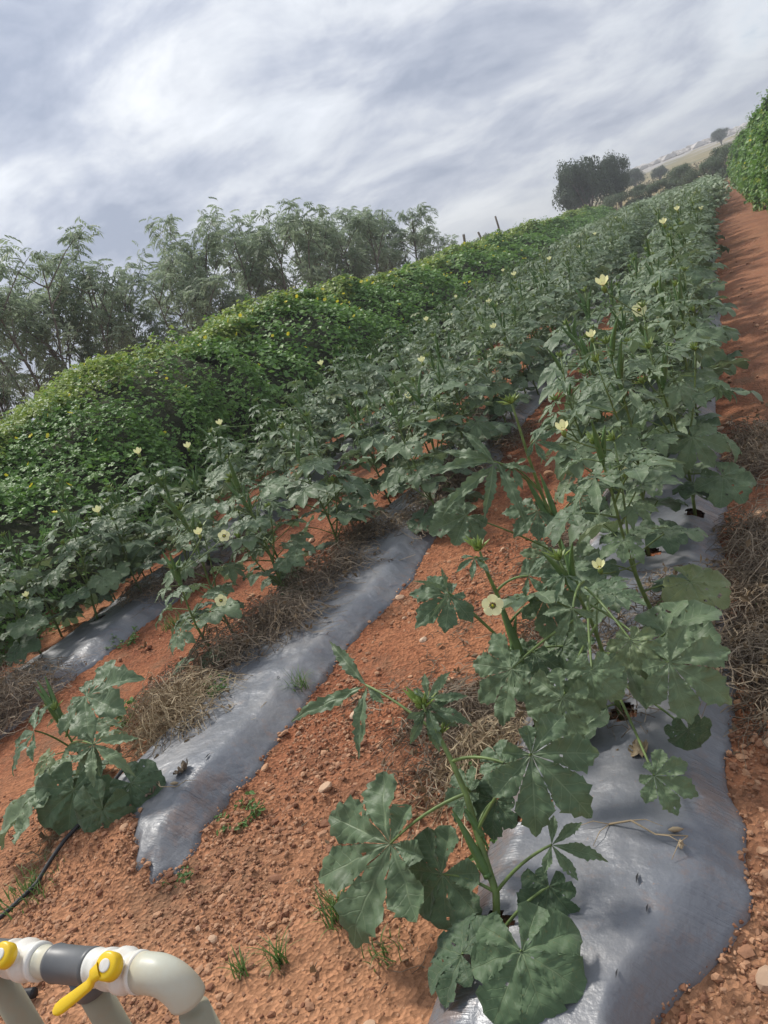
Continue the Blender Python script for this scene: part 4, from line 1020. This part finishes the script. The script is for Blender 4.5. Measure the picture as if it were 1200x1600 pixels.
def hedge(x0, ya, yb, depth, hfun, seed, name, label, sgn=1, near=4.0, dens=1.0, bright=.0, nflow=0, leafs=.062, toplit=True, lump=.5):
    e = empty(name, (x0, ya, gz(x0, ya)), label, 'vine hedge')
    base = np.array(e.location)
    def place(y, ph):
        xx, zz_ = hedge_surface(y, ph, 0.0, depth, hfun, seed, lump)
        xw = x0+sgn*xx
        return np.stack([xw, y, zz_+rise(xw, y)], -1)-base
    # added dark sheet blocking the view through, standing in for the shaded inside
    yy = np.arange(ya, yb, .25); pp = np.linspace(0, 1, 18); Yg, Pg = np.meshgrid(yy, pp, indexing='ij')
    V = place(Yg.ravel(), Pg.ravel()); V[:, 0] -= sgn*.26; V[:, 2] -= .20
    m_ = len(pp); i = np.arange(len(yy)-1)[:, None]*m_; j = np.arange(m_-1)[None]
    mesh_obj('inner_backing', V, np.stack([i+j, i+m_+j, i+m_+j+1, i+j+1], -1).reshape(-1, 4), M_inner, e, smooth=True)
    seg = [(ya, min(yb, ya+7), 2100, leafs, True), (ya+7, min(yb, ya+16), 1100, leafs*1.25, False), (ya+16, yb, 380, leafs*1.9, False)]
    for a, b, d, ls, fine in seg:
        if b <= a: continue
        n = int((b-a)*d*3.4*dens); y = rng.uniform(a, b, n); ph = rng.random(n)**.9
        P = place(y, ph); P2 = place(y, np.minimum(ph+.03, 1)); P3 = place(y+.08, ph)
        N = np.cross(P3-P, P2-P); N /= np.maximum(np.linalg.norm(N, axis=1, keepdims=True), 1e-9); N *= sgn
        # shoots standing off the surface, hollows where leaves are few
        hol = fbm(y*1.6, ph*6, seed+30, 3); k = rng.random(n) < np.clip(1.0+hol*2.6, .22, 1); P, N, y, ph = P[k], N[k], y[k], ph[k]; n = len(y)
        P = P+N*(rng.random(n)**2.2*.16-.03)[:, None]+rng.normal(0, .015, (n, 3))
        Nn = N*.5+np.array([0, 0, .75])+rng.normal(0, .42, (n, 3)); D = np.stack([sgn*(.6+0*y), rng.normal(0, .8, n), -1+0*y], 1)+rng.normal(0, .4, (n, 3))
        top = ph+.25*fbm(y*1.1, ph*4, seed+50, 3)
        sel = (rng.random(n) < sst(.36, .58, top)*.85+bright) if toplit else rng.random(n) < bright  # crest leaves take the paler copy, so the lit top is in the colour
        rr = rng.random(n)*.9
        for s_, mtl in ((~sel, M_vine), (sel, M_vlit_yellow)):
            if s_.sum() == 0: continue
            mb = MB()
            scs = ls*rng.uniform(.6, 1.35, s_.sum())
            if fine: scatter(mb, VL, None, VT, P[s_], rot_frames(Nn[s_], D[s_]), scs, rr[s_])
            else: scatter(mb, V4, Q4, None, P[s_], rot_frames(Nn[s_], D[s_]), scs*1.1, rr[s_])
            o = mb.obj('foliage', [mtl], e, smooth=False, kind='stuff')
    # climbing shoots along the crest
    mb = MB(); ns = int((yb-ya)*(9 if sgn > 0 else 30))
    for q in range(ns):
        y = rng.uniform(ya, yb); ph = rng.uniform(.3, .8); p = place(np.array([y]), np.array([ph]))[0]; L = rng.uniform(.1, .36)*(1.5 if sgn < 0 else 1)+.5*rng.random()**4*(sgn < 0 or .35); a = rng.uniform(0, 6.28)
        P = [p+np.array([math.cos(a)*.25*L*s*s, math.sin(a)*.25*L*s*s, L*s-.25*L*s*s]) for s in np.linspace(0, 1, 5)]
        mb.tube(P, [.004, .004, .003, .002, .001], 3, 1, .5, False)
        m = 9; t = rng.random(m); Pq = p+np.stack([np.cos(a)*.25*L*t*t, np.sin(a)*.25*L*t*t, L*t-.25*L*t*t], 1)+rng.normal(0, .025, (m, 3))
        N = np.stack([rng.normal(0, .5, m), rng.normal(0, .5, m), np.ones(m)], 1)
        scatter(mb, VL, None, VT, Pq, rot_frames(N, rng.normal(size=(m, 3))), rng.uniform(.5, 1.2, m)*leafs, rng.random(m))
    mb.obj('climbing_shoots', [M_vine, M_stem], e, smooth=False, kind='stuff')
    for q in range(nflow):
        y = ya+(yb-ya)*.45*random.random()**1.5; ph = random.uniform(.15, .8)
        p = place(np.array([y]), np.array([ph]))[0]; p2 = place(np.array([y]), np.array([ph+.03]))[0]
        p = p+np.array([sgn*.17, 0, .11])
        inst('flower', YFL, e, p, (random.uniform(-.4, .4), sgn*random.uniform(.3, 1.2), random.uniform(0, 6)), random.uniform(1.0, 1.8)*(1+.03*max(0, y-6)))
    return e, place
def h_left(y):
    y = np.asarray(y, float)
    h = 1.52+.42*sst(6.0, 9.0, y)+.12*np.sin(y*1.1)+.30*np.exp(-((y-9.2)/.35)**2)+.36*np.exp(-((y-16.2)/.6)**2)+.15*np.exp(-((y-12.6)/.4)**2)
    return h+.14*fbm(y*.45, y*0, 77, 2)
LH, lplace = hedge(-6.15, 2.4, 61, 3.0, h_left, 200, 'vine_hedge', 'long vine hedge with small yellow flowers beside the okra, feathery trees behind it', 1, nflow=150)
def h_right(y):
    y = np.asarray(y, float); return 2.3+1.3*fbm(y*1.1, y*0, 78, 4)+.5*np.exp(-((y-34)/1.2)**2)
RH, rplace = hedge(1.34, 15, 60, 1.6, h_right, 260, 'vine_hedge', 'tall vine hedge across the bare red path, yellowing in places', -1, dens=.9, bright=.10, toplit=False, nflow=20, leafs=.08, lump=.3)
# trellis posts standing out of the hedges
for (x, y, hh, lean) in ((-9.4, 38.6, 3.1, 0), (-8.3, 27.2, 2.5, .18), (-8.5, 33.0, 2.55, -.16)):
    mb = MB(); n = 8; t = np.linspace(0, 1, n)
    mb.tube(np.stack([lean*hh*t+.01*np.sin(t*9), 0*t, hh*t], 1), np.linspace(.055, .045, n), 8)
    z = gz(x, y); o = mb.obj('trellis_post', [M_wood], loc=(x, y, z)); tag(o, {0: 'upright wooden post rising highest above the far vine hedge', .18: 'leaning wooden post above the vine hedge beside the end of the feathery trees', -.16: 'slanting wooden post between the leaning and the upright post'}[lean], 'post', 'trellis posts in the vine hedge')
# low green growth at the foot of the left hedge
n = 9000; x = rng.uniform(-6.6, -5.35, n); y = 2.6+rng.random(n)**1.4*14; keep = rng.random(n) < np.clip(.5+(-5.35-x)*.9+fbm(x*2, y*2, 5, 3), 0, 1)*(1-sst(-5.6, -5.3, x)); x = x[keep]; y = y[keep]; n = len(x)
z = ground_z(x, y, False)+rng.random(n)*.16*np.clip((-5.2-x), 0.1, 1); N = np.stack([rng.normal(0, .5, n), rng.normal(0, .5, n), np.ones(n)], 1)
mb = MB(); scatter(mb, VL, None, VT, np.stack([x, y, z], 1), rot_frames(N, rng.normal(size=(n, 3))), rng.uniform(.03, .065, n), rng.random(n)*.9)
tag(mb.obj('ground_cover', [M_weed], smooth=False, kind='stuff'), 'bright green creeping growth at the foot of the yellow flowered hedge', 'ground cover')

# ------------------------------------------------------------------ trees
def tree_meshes(seed, h, nst, spread, leaf_n, kind='feather'):
    r = np.random.default_rng(seed); wood = MB(); ends = []
    def branch(p, d, L, rad, lev):
        n = 6; P = [p]; dd = d.copy()
        for s in range(n):
            dd = dd+r.normal(0, .10, 3)+np.array([0, 0, .03]); dd /= np.linalg.norm(dd); p = p+dd*L/n; P.append(p)
        wood.tube(P, np.linspace(rad, rad*.45, n+1), 6 if lev == 0 else 4, 0, .5, False)
        if lev >= 3: ends.append((np.array(P), dd)); return
        if lev >= 1: ends.append((np.array(P[3:]), dd))
        nb = int(r.integers(3, 5))
        for b in range(nb):
            t = r.uniform(.35, 1.0) if lev else r.uniform(.4, 1.0); k = min(n, int(t*n)); a = r.uniform(0, 6.28)
            nd_ = dd*1.0+np.array([math.cos(a), math.sin(a), .25])*r.uniform(.45, .85); nd_ /= np.linalg.norm(nd_)
            branch(P[k], nd_, L*r.uniform(.45, .68), rad*.5*(1-.3*t), lev+1)
    for s in range(nst):
        a = s*2*math.pi/nst+r.uniform(-.5, .5); d = np.array([math.cos(a)*spread, math.sin(a)*spread, 1.0]); d /= np.linalg.norm(d)
        branch(np.array([math.cos(a)*.1, math.sin(a)*.1, 0]), d, h*.52*r.uniform(.8, 1.1), .055*h/5, 0)
    ends = [e for e in ends if kind != 'feather' or e[0][:, 2].mean() > h*.30 or r.random() < .35]; fol = MB(); per = leaf_n//max(1, len(ends)); Ps = []; Ds = []
    for P, dd in ends:
        t = r.random(per)*(len(P)-1); i0 = np.minimum(t.astype(int), len(P)-2); f = (t-i0)[:, None]
        q = P[i0]*(1-f)+P[i0+1]*f; Ps.append(q+r.normal(0, .10 if kind == 'feather' else .30, q.shape)*h/5); Ds.append(np.tile(dd, (per, 1)))
    P = np.concatenate(Ps); D = np.concatenate(Ds); n = len(P)
    if kind == 'feather':
        # each frond: a drooping rib with leaflets either side
        bv = []; bq = []
        for k in range(4):
            x0_ = .15+k*.24; z0 = -.35*(x0_**2)
            for sg in (-1, 1):
                o0 = len(bv); bv += [(x0_, 0, z0), (x0_+.13, sg*.06, z0-.03), (x0_+.30, sg*.26, z0-.16), (x0_+.08, sg*.16, z0-.05)]; bq.append((o0, o0+1, o0+2, o0+3))
        o0 = len(bv); bv += [(.9, -.04, -.30), (1.0, 0.03, -.36), (1.2, 0, -.55), (.93, .05, -.33)]; bq.append((o0, o0+1, o0+2, o0+3))
        bv = np.array(bv); D2 = D*.5+r.normal(0, .6, (n, 3)); D2[:, 2] = D2[:, 2]*.5-.15
        N = np.stack([r.normal(0, .4, n), r.normal(0, .4, n), np.ones(n)], 1)
        scatter(fol, bv, bq, None, P, rot_frames(N, D2), r.uniform(.16, .30, n), r.random(n))
    else:
        N = r.normal(size=(n, 3))*.7+np.array([0, 0, .6]); scatter(fol, V4, Q4, None, P, rot_frames(N, r.normal(size=(n, 3))), r.uniform(.06, .13, n)*h/5, r.random(n))
    return wood, fol
def feathery_tree(seed, h):
    r = np.random.default_rng(seed); wood = MB(); cl = []
    for s in range(5):
        a = s*1.257+r.uniform(-.4, .4); sp_ = r.uniform(.15, .42); d = np.array([math.cos(a)*sp_, math.sin(a)*sp_, 1.0]); p = np.array([math.cos(a)*.15, math.sin(a)*.15, 0]); L = h*r.uniform(.68, .9)
        P = [p]; n = 10
        for q in range(n): d = d+r.normal(0, .07, 3)*np.array([1, 1, 0]); p = p+d/np.linalg.norm(d)*L/n; P.append(p)
        wood.tube(P, np.linspace(.055, .014, n+1), 6, 0, .5, False); cl.append(P[-1])
        for b in range(9):
            t = r.uniform(.30, 1.0); k = min(n-1, int(t*n)); a2 = r.uniform(0, 6.28); bl = h*r.uniform(.14, .27); d2 = np.array([math.cos(a2), math.sin(a2), r.uniform(.7, 1.5)]); d2 /= np.linalg.norm(d2)
            Q_ = [P[k]+d2*bl*u+np.array([0, 0, -.05*bl*u*u])+r.normal(0, .015, 3) for u in np.linspace(0, 1, 5)]
            wood.tube(Q_, np.linspace(.018, .008, 5), 4, 0, .5, False); cl.append(Q_[-1])
            for c in range(int(r.integers(2, 4))):
                a3 = r.uniform(0, 6.28); d3 = d2+np.array([math.cos(a3), math.sin(a3), .2])*.9; d3 /= np.linalg.norm(d3); q0 = Q_[int(r.integers(2, 5))]; q1 = q0+d3*h*r.uniform(.06, .12)
                wood.tube([q0, (q0+q1)/2, q1], [.008, .006, .004], 3, 0, .5, False); cl.append(q1)
    cl = np.array(cl); z = cl[:, 2]/h; keep = r.random(len(cl)) < np.clip(-.28+z*1.7, 0, 1); cl = cl[keep]
    fol = MB(); per = 8; P = np.repeat(cl, per, 0)+r.normal(0, .095, (len(cl)*per, 3)); n = len(P)
    a = r.uniform(0, 6.28, n); D = np.stack([np.cos(a), np.sin(a), r.normal(.15, .35, n)], 1); N = np.stack([r.normal(0, .35, n), r.normal(0, .35, n), np.ones(n)], 1)
    bv = []; bq = []
    for k in range(4):
        x0_ = .12+k*.22; z0 = -.45*x0_**2
        for sg in (-1, 1):
            o0 = len(bv); bv += [(x0_, 0, z0), (x0_+.16, sg*.07, z0-.05), (x0_+.26, sg*.30, z0-.22), (x0_+.02, sg*.20, z0-.08)]; bq.append((o0, o0+1, o0+2, o0+3))
    o0 = len(bv); bv += [(.85, -.05, -.34), (.98, -.06, -.48), (1.12, 0, -.72), (.95, .06, -.45)]; bq.append((o0, o0+1, o0+2, o0+3))
    scatter(fol, np.array(bv), bq, None, P, rot_frames(N, D), r.uniform(.20, .38, n), np.repeat(r.random(len(cl)), per)*.7+r.random(n)*.3)
    return wood, fol
def place_tree(name, wm, fm, x, y, sc, rz, label, cat, group=None, scz=None):
    e = empty(name, (x, y, gz(x, y)-.1), label, cat, group, rz); e.scale = (sc, sc, scz or sc)
    inst('trunk', wm, e); inst('crown', fm, e); return e
def norm_mesh(me, h):
    n = len(me.vertices); co = np.empty(n*3, np.float32); me.vertices.foreach_get('co', co); top = co[2::3].max(); return h/top
TV = []
for k in range(3):
    w, f = feathery_tree(40+k, 5.2); fm = f.mesh('crown', [M_tree], False); TV.append((w.mesh('trunk', [M_bark]), fm, norm_mesh(fm, 1.0)))
# azimuth west of the row direction, distance, height above the eye per metre of distance
TREES = [(52, 18.5, .21, 'feathery tree standing before the near end of the tree row'), (47.0, 20.0, .21, 'feathery tree at the open near end of the tree row'), (43.5, 21.0, .198, 'feathery tree second along the row behind the hedge'),
         (41.0, 22.5, .175, 'slender feathery tree before the dip in the tree row'), (38.0, 22.0, .135, 'thin low feathery tree in the dip of the tree row'), (35.5, 24.0, .180, 'tall feathery tree just past the dip in the row'),
         (32.5, 25.0, .186, 'wide feathery tree beside the tall one past the dip'), (29.8, 26.5, .165, 'feathery tree with drooping tips in the middle of the tall stretch'), (27.2, 28.0, .155, 'feathery tree behind the highest mound of the hedge'),
         (25.0, 29.5, .142, 'feathery tree past the highest mound of the hedge'), (22.8, 31.0, .130, 'dense feathery tree near the far end of the row'), (20.8, 32.5, .118, 'second to last feathery tree of the row'), (18.9, 34.0, .088, 'last feathery tree of the row before the leaning posts'),
         (24.0, 34.0, .11, 'feathery tree set back near the far end of the row')]
for k, (az, D, kk, lab) in enumerate(TREES):
    x, y = -math.sin(R(az))*D, math.cos(R(az))*D; t = TV[k % 3]; hh = H+kk*D-gz(x, y)+.1
    sc = t[2]*hh; place_tree('feathery_tree', t[0], t[1], x, y, sc*.80, k*1.7, lab, 'tree', 'feathery trees behind the vine hedge', sc)
def clump_tree(seed, h, rx, n_sub, nleaf, trunk=.28, m=None):
    r = np.random.default_rng(seed); wood = MB(); fol = MB(); cs = []
    for q in range(n_sub):
        a = r.uniform(0, 6.28); d = r.random()**.5*rx*.68; z = h*(trunk+.12+(1-trunk-.28)*r.random()*(1-.35*(d/rx)**2)); cs.append((math.cos(a)*d, math.sin(a)*d, z, h*r.uniform(.13, .22)))
    cs = np.array(cs)
    for c in cs:
        P = [np.array([c[0]*.12*u+c[0]*.88*u*u, c[1]*.12*u+c[1]*.88*u*u, c[2]*u]) for u in np.linspace(0, 1, 6)]; wood.tube(P, np.linspace(h*.022, h*.005, 6), 5, 0, .5, False)
    per = nleaf//n_sub
    for c in cs:
        v = r.normal(size=(per, 3)); v /= np.linalg.norm(v, axis=1, keepdims=True); v *= (c[3]*(1-.45*r.random(per)**2))[:, None]*np.array([1.25, 1.25, .8]); v *= (1+.25*np.sin(v[:, :1]*9/h*3+c[0]*3))
        N = v/np.maximum(np.linalg.norm(v, axis=1, keepdims=True), 1e-6)+r.normal(0, .5, (per, 3))+np.array([0, 0, .3])
        scatter(fol, V4, Q4, None, v+c[:3], rot_frames(N, r.normal(size=(per, 3))), r.uniform(.018, .036, per)*h, r.random()*.6+r.random(per)*.4)
    return wood, fol
w, f = clump_tree(71, 5.0, 2.9, 26, 22000); bw = w.mesh('trunk', [M_bark]); bf = f.mesh('crown', [M_oak], False)
RB = norm_mesh(bf, 1.0)
place_tree('round_tree', bw, bf, -9.4, 69.5, RB*4.1, .4, 'dark round tree standing against the sky beyond the far end of the hedge', 'tree', None, RB*6.0)
place_tree('round_tree', bw, bf, -7.1, 71.5, RB*2.6, 2.2, 'narrow dark tree crowded against the big round one', 'tree', None, RB*5.2)
place_tree('round_tree', bw, bf, -9.6, 122, RB*3.4, 1.2, 'small dark bush tree alone on the dry hillside', 'tree')
place_tree('round_tree', bw, bf, -6.6, 128, RB*2.2, 3.2, 'tiny dark bush beside the small hillside tree', 'bush')
place_tree('round_tree', bw, bf, 3.0, 190, RB*3.6, 1.9, 'dark bush on the hill crest near the path hedge', 'bush')
# scrub between the field and the hill
w, f = clump_tree(81, 3.0, 2.6, 16, 12000, .05); sw = w.mesh('stem', [M_bark]); sf = f.mesh('foliage', [M_scrub], False)
SB = norm_mesh(sf, 2.3)
SC = [(-16.5, 62, 1.0, 'broad scrub bush left of the round tree by the hedge end'), (-13.5, 63.5, .85, 'scrub bush just before the dark round tree'), (-11.6, 60, .7, 'low scrub bush at the foot of the round tree'), (-7.0, 66, .75, 'scrub bush between round tree and hillside tree'), (-5.2, 68, .7, 'low scrub bush before the dry slope'),
      (-3.6, 67, .65, 'scrub bush behind the end of the middle row'), (-2.0, 70, .75, 'scrub bush behind the end of the path side row'), (-0.2, 66, .7, 'scrub bush where the path row ends'), (1.0, 71, .8, 'scrub bush at the end of the path'), (2.6, 63, .8, 'scrub bush by the end of the path hedge')]
for k, (x, y, s, lab) in enumerate(SC):
    e = place_tree('scrub_bush', sw, sf, x, y, s*SB*1.5, k*1.3, lab, 'bush', 'scrub bushes beyond the field', s*SB*1.35)
# white rocks along the ridge
mb = MB()
for q in range(1400):
    a = rng.uniform(-.30, .06); d = rng.uniform(230, 400); x = math.sin(a)*d; y = math.cos(a)*d; s = rng.uniform(.3, 1.6)
    V = IV*(1+rng.uniform(-.3, .3, (12, 1)))*np.array([s*1.4, s, s*.7])+np.array([x, y, float(rise(np.array([x]), np.array([y]))[0])+s*.1]); mb.add(V, None, IT, None, rng.random())
M_rock = stone_mat('white_hill_rock', (.42, .38, .34), (.62, .58, .54))
tag(mb.obj('hill_rocks', [M_rock], smooth=False, kind='stuff'), 'pale rocks scattered over the top of the dry hill', 'rocks')
# dry grass and scrub clumps on the hill
M_hay = straw_mat('hill_hay', (.24, .20, .11), (.34, .28, .16))
mb = MB(); n = 6000; a = rng.uniform(-.35, .12, n); d = rng.uniform(64, 150, n); x = np.sin(a)*d; y = np.cos(a)*d
z = rise(x, y); N = np.stack([rng.normal(0, 1, n), rng.normal(0, 1, n), rng.normal(.2, .3, n)], 1); D = np.stack([rng.normal(0, .3, n), rng.normal(0, .3, n), np.ones(n)], 1)
scatter(mb, V4, Q4, None, np.stack([x, y, z-.1], 1), rot_frames(N, D), rng.uniform(.15, .45, n), rng.random(n))
tag(mb.obj('dry_grass', [M_hay], smooth=False, kind='stuff'), 'dry tan grass over the slope beyond the field', 'grass')

# ------------------------------------------------------------------ irrigation valve pipes
YP, ZP, RP = 0.715, 0.605, 0.0295
man = empty('valve_manifold', (-1.35, YP, gz(-1.35, YP)), 'plastic irrigation header with white ball valves, yellow levers and a beige elbow', 'irrigation pipes')
mb0 = np.array(man.location)
def ring_tube(x0, x1, r, steps, m, name, par=man):
    mb = MB(); P = []; rr = []
    for x, q in steps: P.append((x, YP, ZP)); rr.append(q)
    mb.tube(np.array(P)-mb0, rr, 32); return mb.obj(name, [m], par)
def cyl(name, m, x0, x1, r, par=man, lip=.0015):
    return ring_tube(x0, x1, r, [(x0, r*.93), (x0+.0015, r), (x0+.008, r+lip), (x0+.011, r), (x1-.011, r), (x1-.008, r+lip), (x1-.0015, r), (x1, r*.93)], m, name, par)
def vertical(name, m, x, z1, z0, r, par=man):
    mb = MB(); mb.tube(np.array([(x, YP, z1), (x, YP, z0)])-mb0, [r, r], 28); return mb.obj(name, [m], par)
XE = -1.085
# elbow
mb = MB(); t = np.linspace(0, math.pi/2, 14); rb = .050
P = [(XE-rb-.035, YP, ZP), (XE-rb-.012, YP, ZP)]+[(XE-rb+rb*math.sin(a), YP, ZP-rb+rb*math.cos(a)) for a in t]+[(XE, YP, ZP-rb-.02), (XE, YP, ZP-rb-.040)]
mb.tube(np.array(P)-mb0, [RP+.0045]*len(P), 32); mb.obj('elbow', [M_beige], man)
vertical('riser_pipe', M_beiged, XE, ZP-rb-.03, 0.0, RP-.001)
# valve body nearest the elbow
def valve(xa, xb, hx, with_handle=True):
    ring = [(xa, RP), (xa+.002, RP+.006), (xa+.012, RP+.0065), (xa+.014, RP+.003), ((xa+xb)/2-.016, RP+.004), ((xa+xb)/2-.006, RP+.010), ((xa+xb)/2+.006, RP+.010), ((xa+xb)/2+.016, RP+.004), (xb-.014, RP+.003), (xb-.012, RP+.0065), (xb-.002, RP+.006), (xb, RP)]
    v = ring_tube(xa, xb, RP, ring, M_pvcw, 'valve_body')
    # stem boss leaning towards the camera and up
    d = np.array([.10, -.55, .83]); d /= np.linalg.norm(d); c = np.array([hx, YP, ZP])-mb0
    mb = MB(); mb.tube([c+d*.02, c+d*(RP+.010), c+d*(RP+.012), c+d*(RP+.024)], [.016, .016, .013, .013], 24); mb.obj('stem_boss', [M_pvcw], v)
    # lever: round hub with a flat cranked blade and rounded end
    mb = MB(); h0 = c+d*(RP+.016)
    mb.tube([h0, h0+d*.002, h0+d*.020, h0+d*.023], [.021, .0235, .0235, .019], 28)
    ax = np.array([-.78, -.33, -.50]); ax -= ax@d*d; ax /= np.linalg.norm(ax); sd_ = np.cross(d, ax)
    LS = 1.15
    path = [(.010, .012, .012, .008), (.026, .010, .010, .007), (.036, -.002, .0085, .006), (.046, -.008, .008, .006), (.075, -.010, .0095, .0055), (.098, -.011, .0105, .0055), (.108, -.011, .009, .005), (.114, -.011, .004, .003)]
    V = []; k = 12
    for l, o_, wv, th in path:
        for q in range(k):
            an = q*2*math.pi/k; cc = math.copysign(abs(math.cos(an))**.6, math.cos(an)); ss = math.copysign(abs(math.sin(an))**.6, math.sin(an))
            V.append(h0+ax*l*LS+d*(o_+.008+th*ss)+sd_*wv*LS*cc)
    i = np.arange(len(path)-1)[:, None]*k; j = np.arange(k)[None]
    mb.add(V, np.stack([i+j, i+k+j, i+k+(j+1) % k, i+(j+1) % k], -1).reshape(-1, 4)); mb.add([V[-k+q] for q in range(k)], None, [(0, q, q+1) for q in range(1, k-1)])
    hd = mb.obj('handle', [M_yellow], v)
    mb = MB(); mb.tube([h0+d*.022, h0+d*.0245, h0+d*.025], [.011, .011, .009], 24); mb.obj('hub_cap', [M_pvcw], hd)
    return v
valve(-1.255, -1.165, -1.198)
cyl('pipe_collar', M_pvcw, -1.290, -1.253, RP+.003)
cyl('tee', M_pvcg, -1.400, -1.288, RP+.004)
mb = MB(); mb.tube(np.array([(-1.330, YP, ZP-.02), (-1.330, YP, ZP-.058), (-1.330, YP, ZP-.060)])-mb0, [RP+.001, RP+.0035, RP], 28); mb.obj('tee_branch', [M_pvcg], man)
vertical('riser_pipe', M_beiged, -1.330, ZP-.05, 0.0, RP-.001)
cyl('pipe_collar', M_beige, -1.438, -1.398, RP-.0005)
valve(-1.530, -1.436, -1.485)
cyl('tee', M_pvcg, -1.66, -1.528, RP+.004)
vertical('riser_pipe', M_beiged, -1.615, ZP-.02, 0.0, RP-.001)
# the embossed size mark on the riser below the elbow is a faded green print
M_print = simple('faded_green_print', (.10, .24, .16), .6, .3, 90, 0)
for (zq, wq) in ((.505, .012), (.494, .009), (.482, .012)):
    a = np.linspace(-2.0, -2.0+wq/RP, 5); V = []
    for q in a:
        for dz in (0, .0065): V.append((XE+(RP-.0004)*math.cos(q), YP+(RP-.0004)*math.sin(q), zq+dz))
    mb = MB(); mb.add(np.array(V)-mb0, [(2*q, 2*q+2, 2*q+3, 2*q+1) for q in range(4)]); mb.obj('size_mark', [M_print], man)
# black drip hoses
def hose(pts, r, label, ribs=False):
    mb = MB(); pts = np.array([(x, y, gz(x, y)+dz) for x, y, dz in pts]); t = np.linspace(0, len(pts)-1, 60 if not ribs else 90); P = np.stack([np.interp(t, range(len(pts)), pts[:, k]) for k in range(3)], 1)
    P[:, 0] += .006*np.sin(t*3); rr = np.full(len(t), r)*(1+(.12*(np.arange(len(t)) % 2) if ribs else 0)); mb.tube(P-P[0], rr, 10)
    o = mb.obj('drip_hose', [M_hose], loc=P[0]); tag(o, label, 'hose'); return o
hose([(-2.70, 1.24, .02), (-2.62, 1.42, .022), (-2.60, 1.58, .022), (-2.56, 1.76, .03), (-2.60, 1.95, .05)], .008, 'thin black drip hose running from the pipes to the cut end of the middle bed')
hose([(-2.42, .93, .03), (-2.34, 1.02, .03), (-2.22, 1.045, .03)], .014, 'short ribbed black hose end on the grit behind the white valve', True)
# ------------------------------------------------------------------ thin field haze
hm = bpy.data.materials.new('haze'); hm.use_nodes = True; hm.node_tree.nodes.clear()
ho_ = hm.node_tree.nodes.new('ShaderNodeOutputMaterial'); hv = nd(hm.node_tree, 'ShaderNodeVolumePrincipled', Density=HAZE); hv.inputs['Color'].default_value = (.88, .91, .96, 1)
hm.node_tree.links.new(hv.outputs[0], ho_.inputs['Volume'])
bxv = np.array([(x, y, z) for x in (-460, 460) for y in (-80, 480) for z in (-1.5, 24)], float)
hz = mesh_obj('haze', bxv, np.array([(0, 1, 3, 2), (4, 6, 7, 5), (0, 4, 5, 1), (2, 3, 7, 6), (0, 2, 6, 4), (1, 5, 7, 3)]), hm, kind='stuff')
tag(hz, 'thin pale haze over the field and the hill', 'haze')
print('objects', len(bpy.data.objects), 'tris', sum(len(m.polygons) for m in bpy.data.meshes))
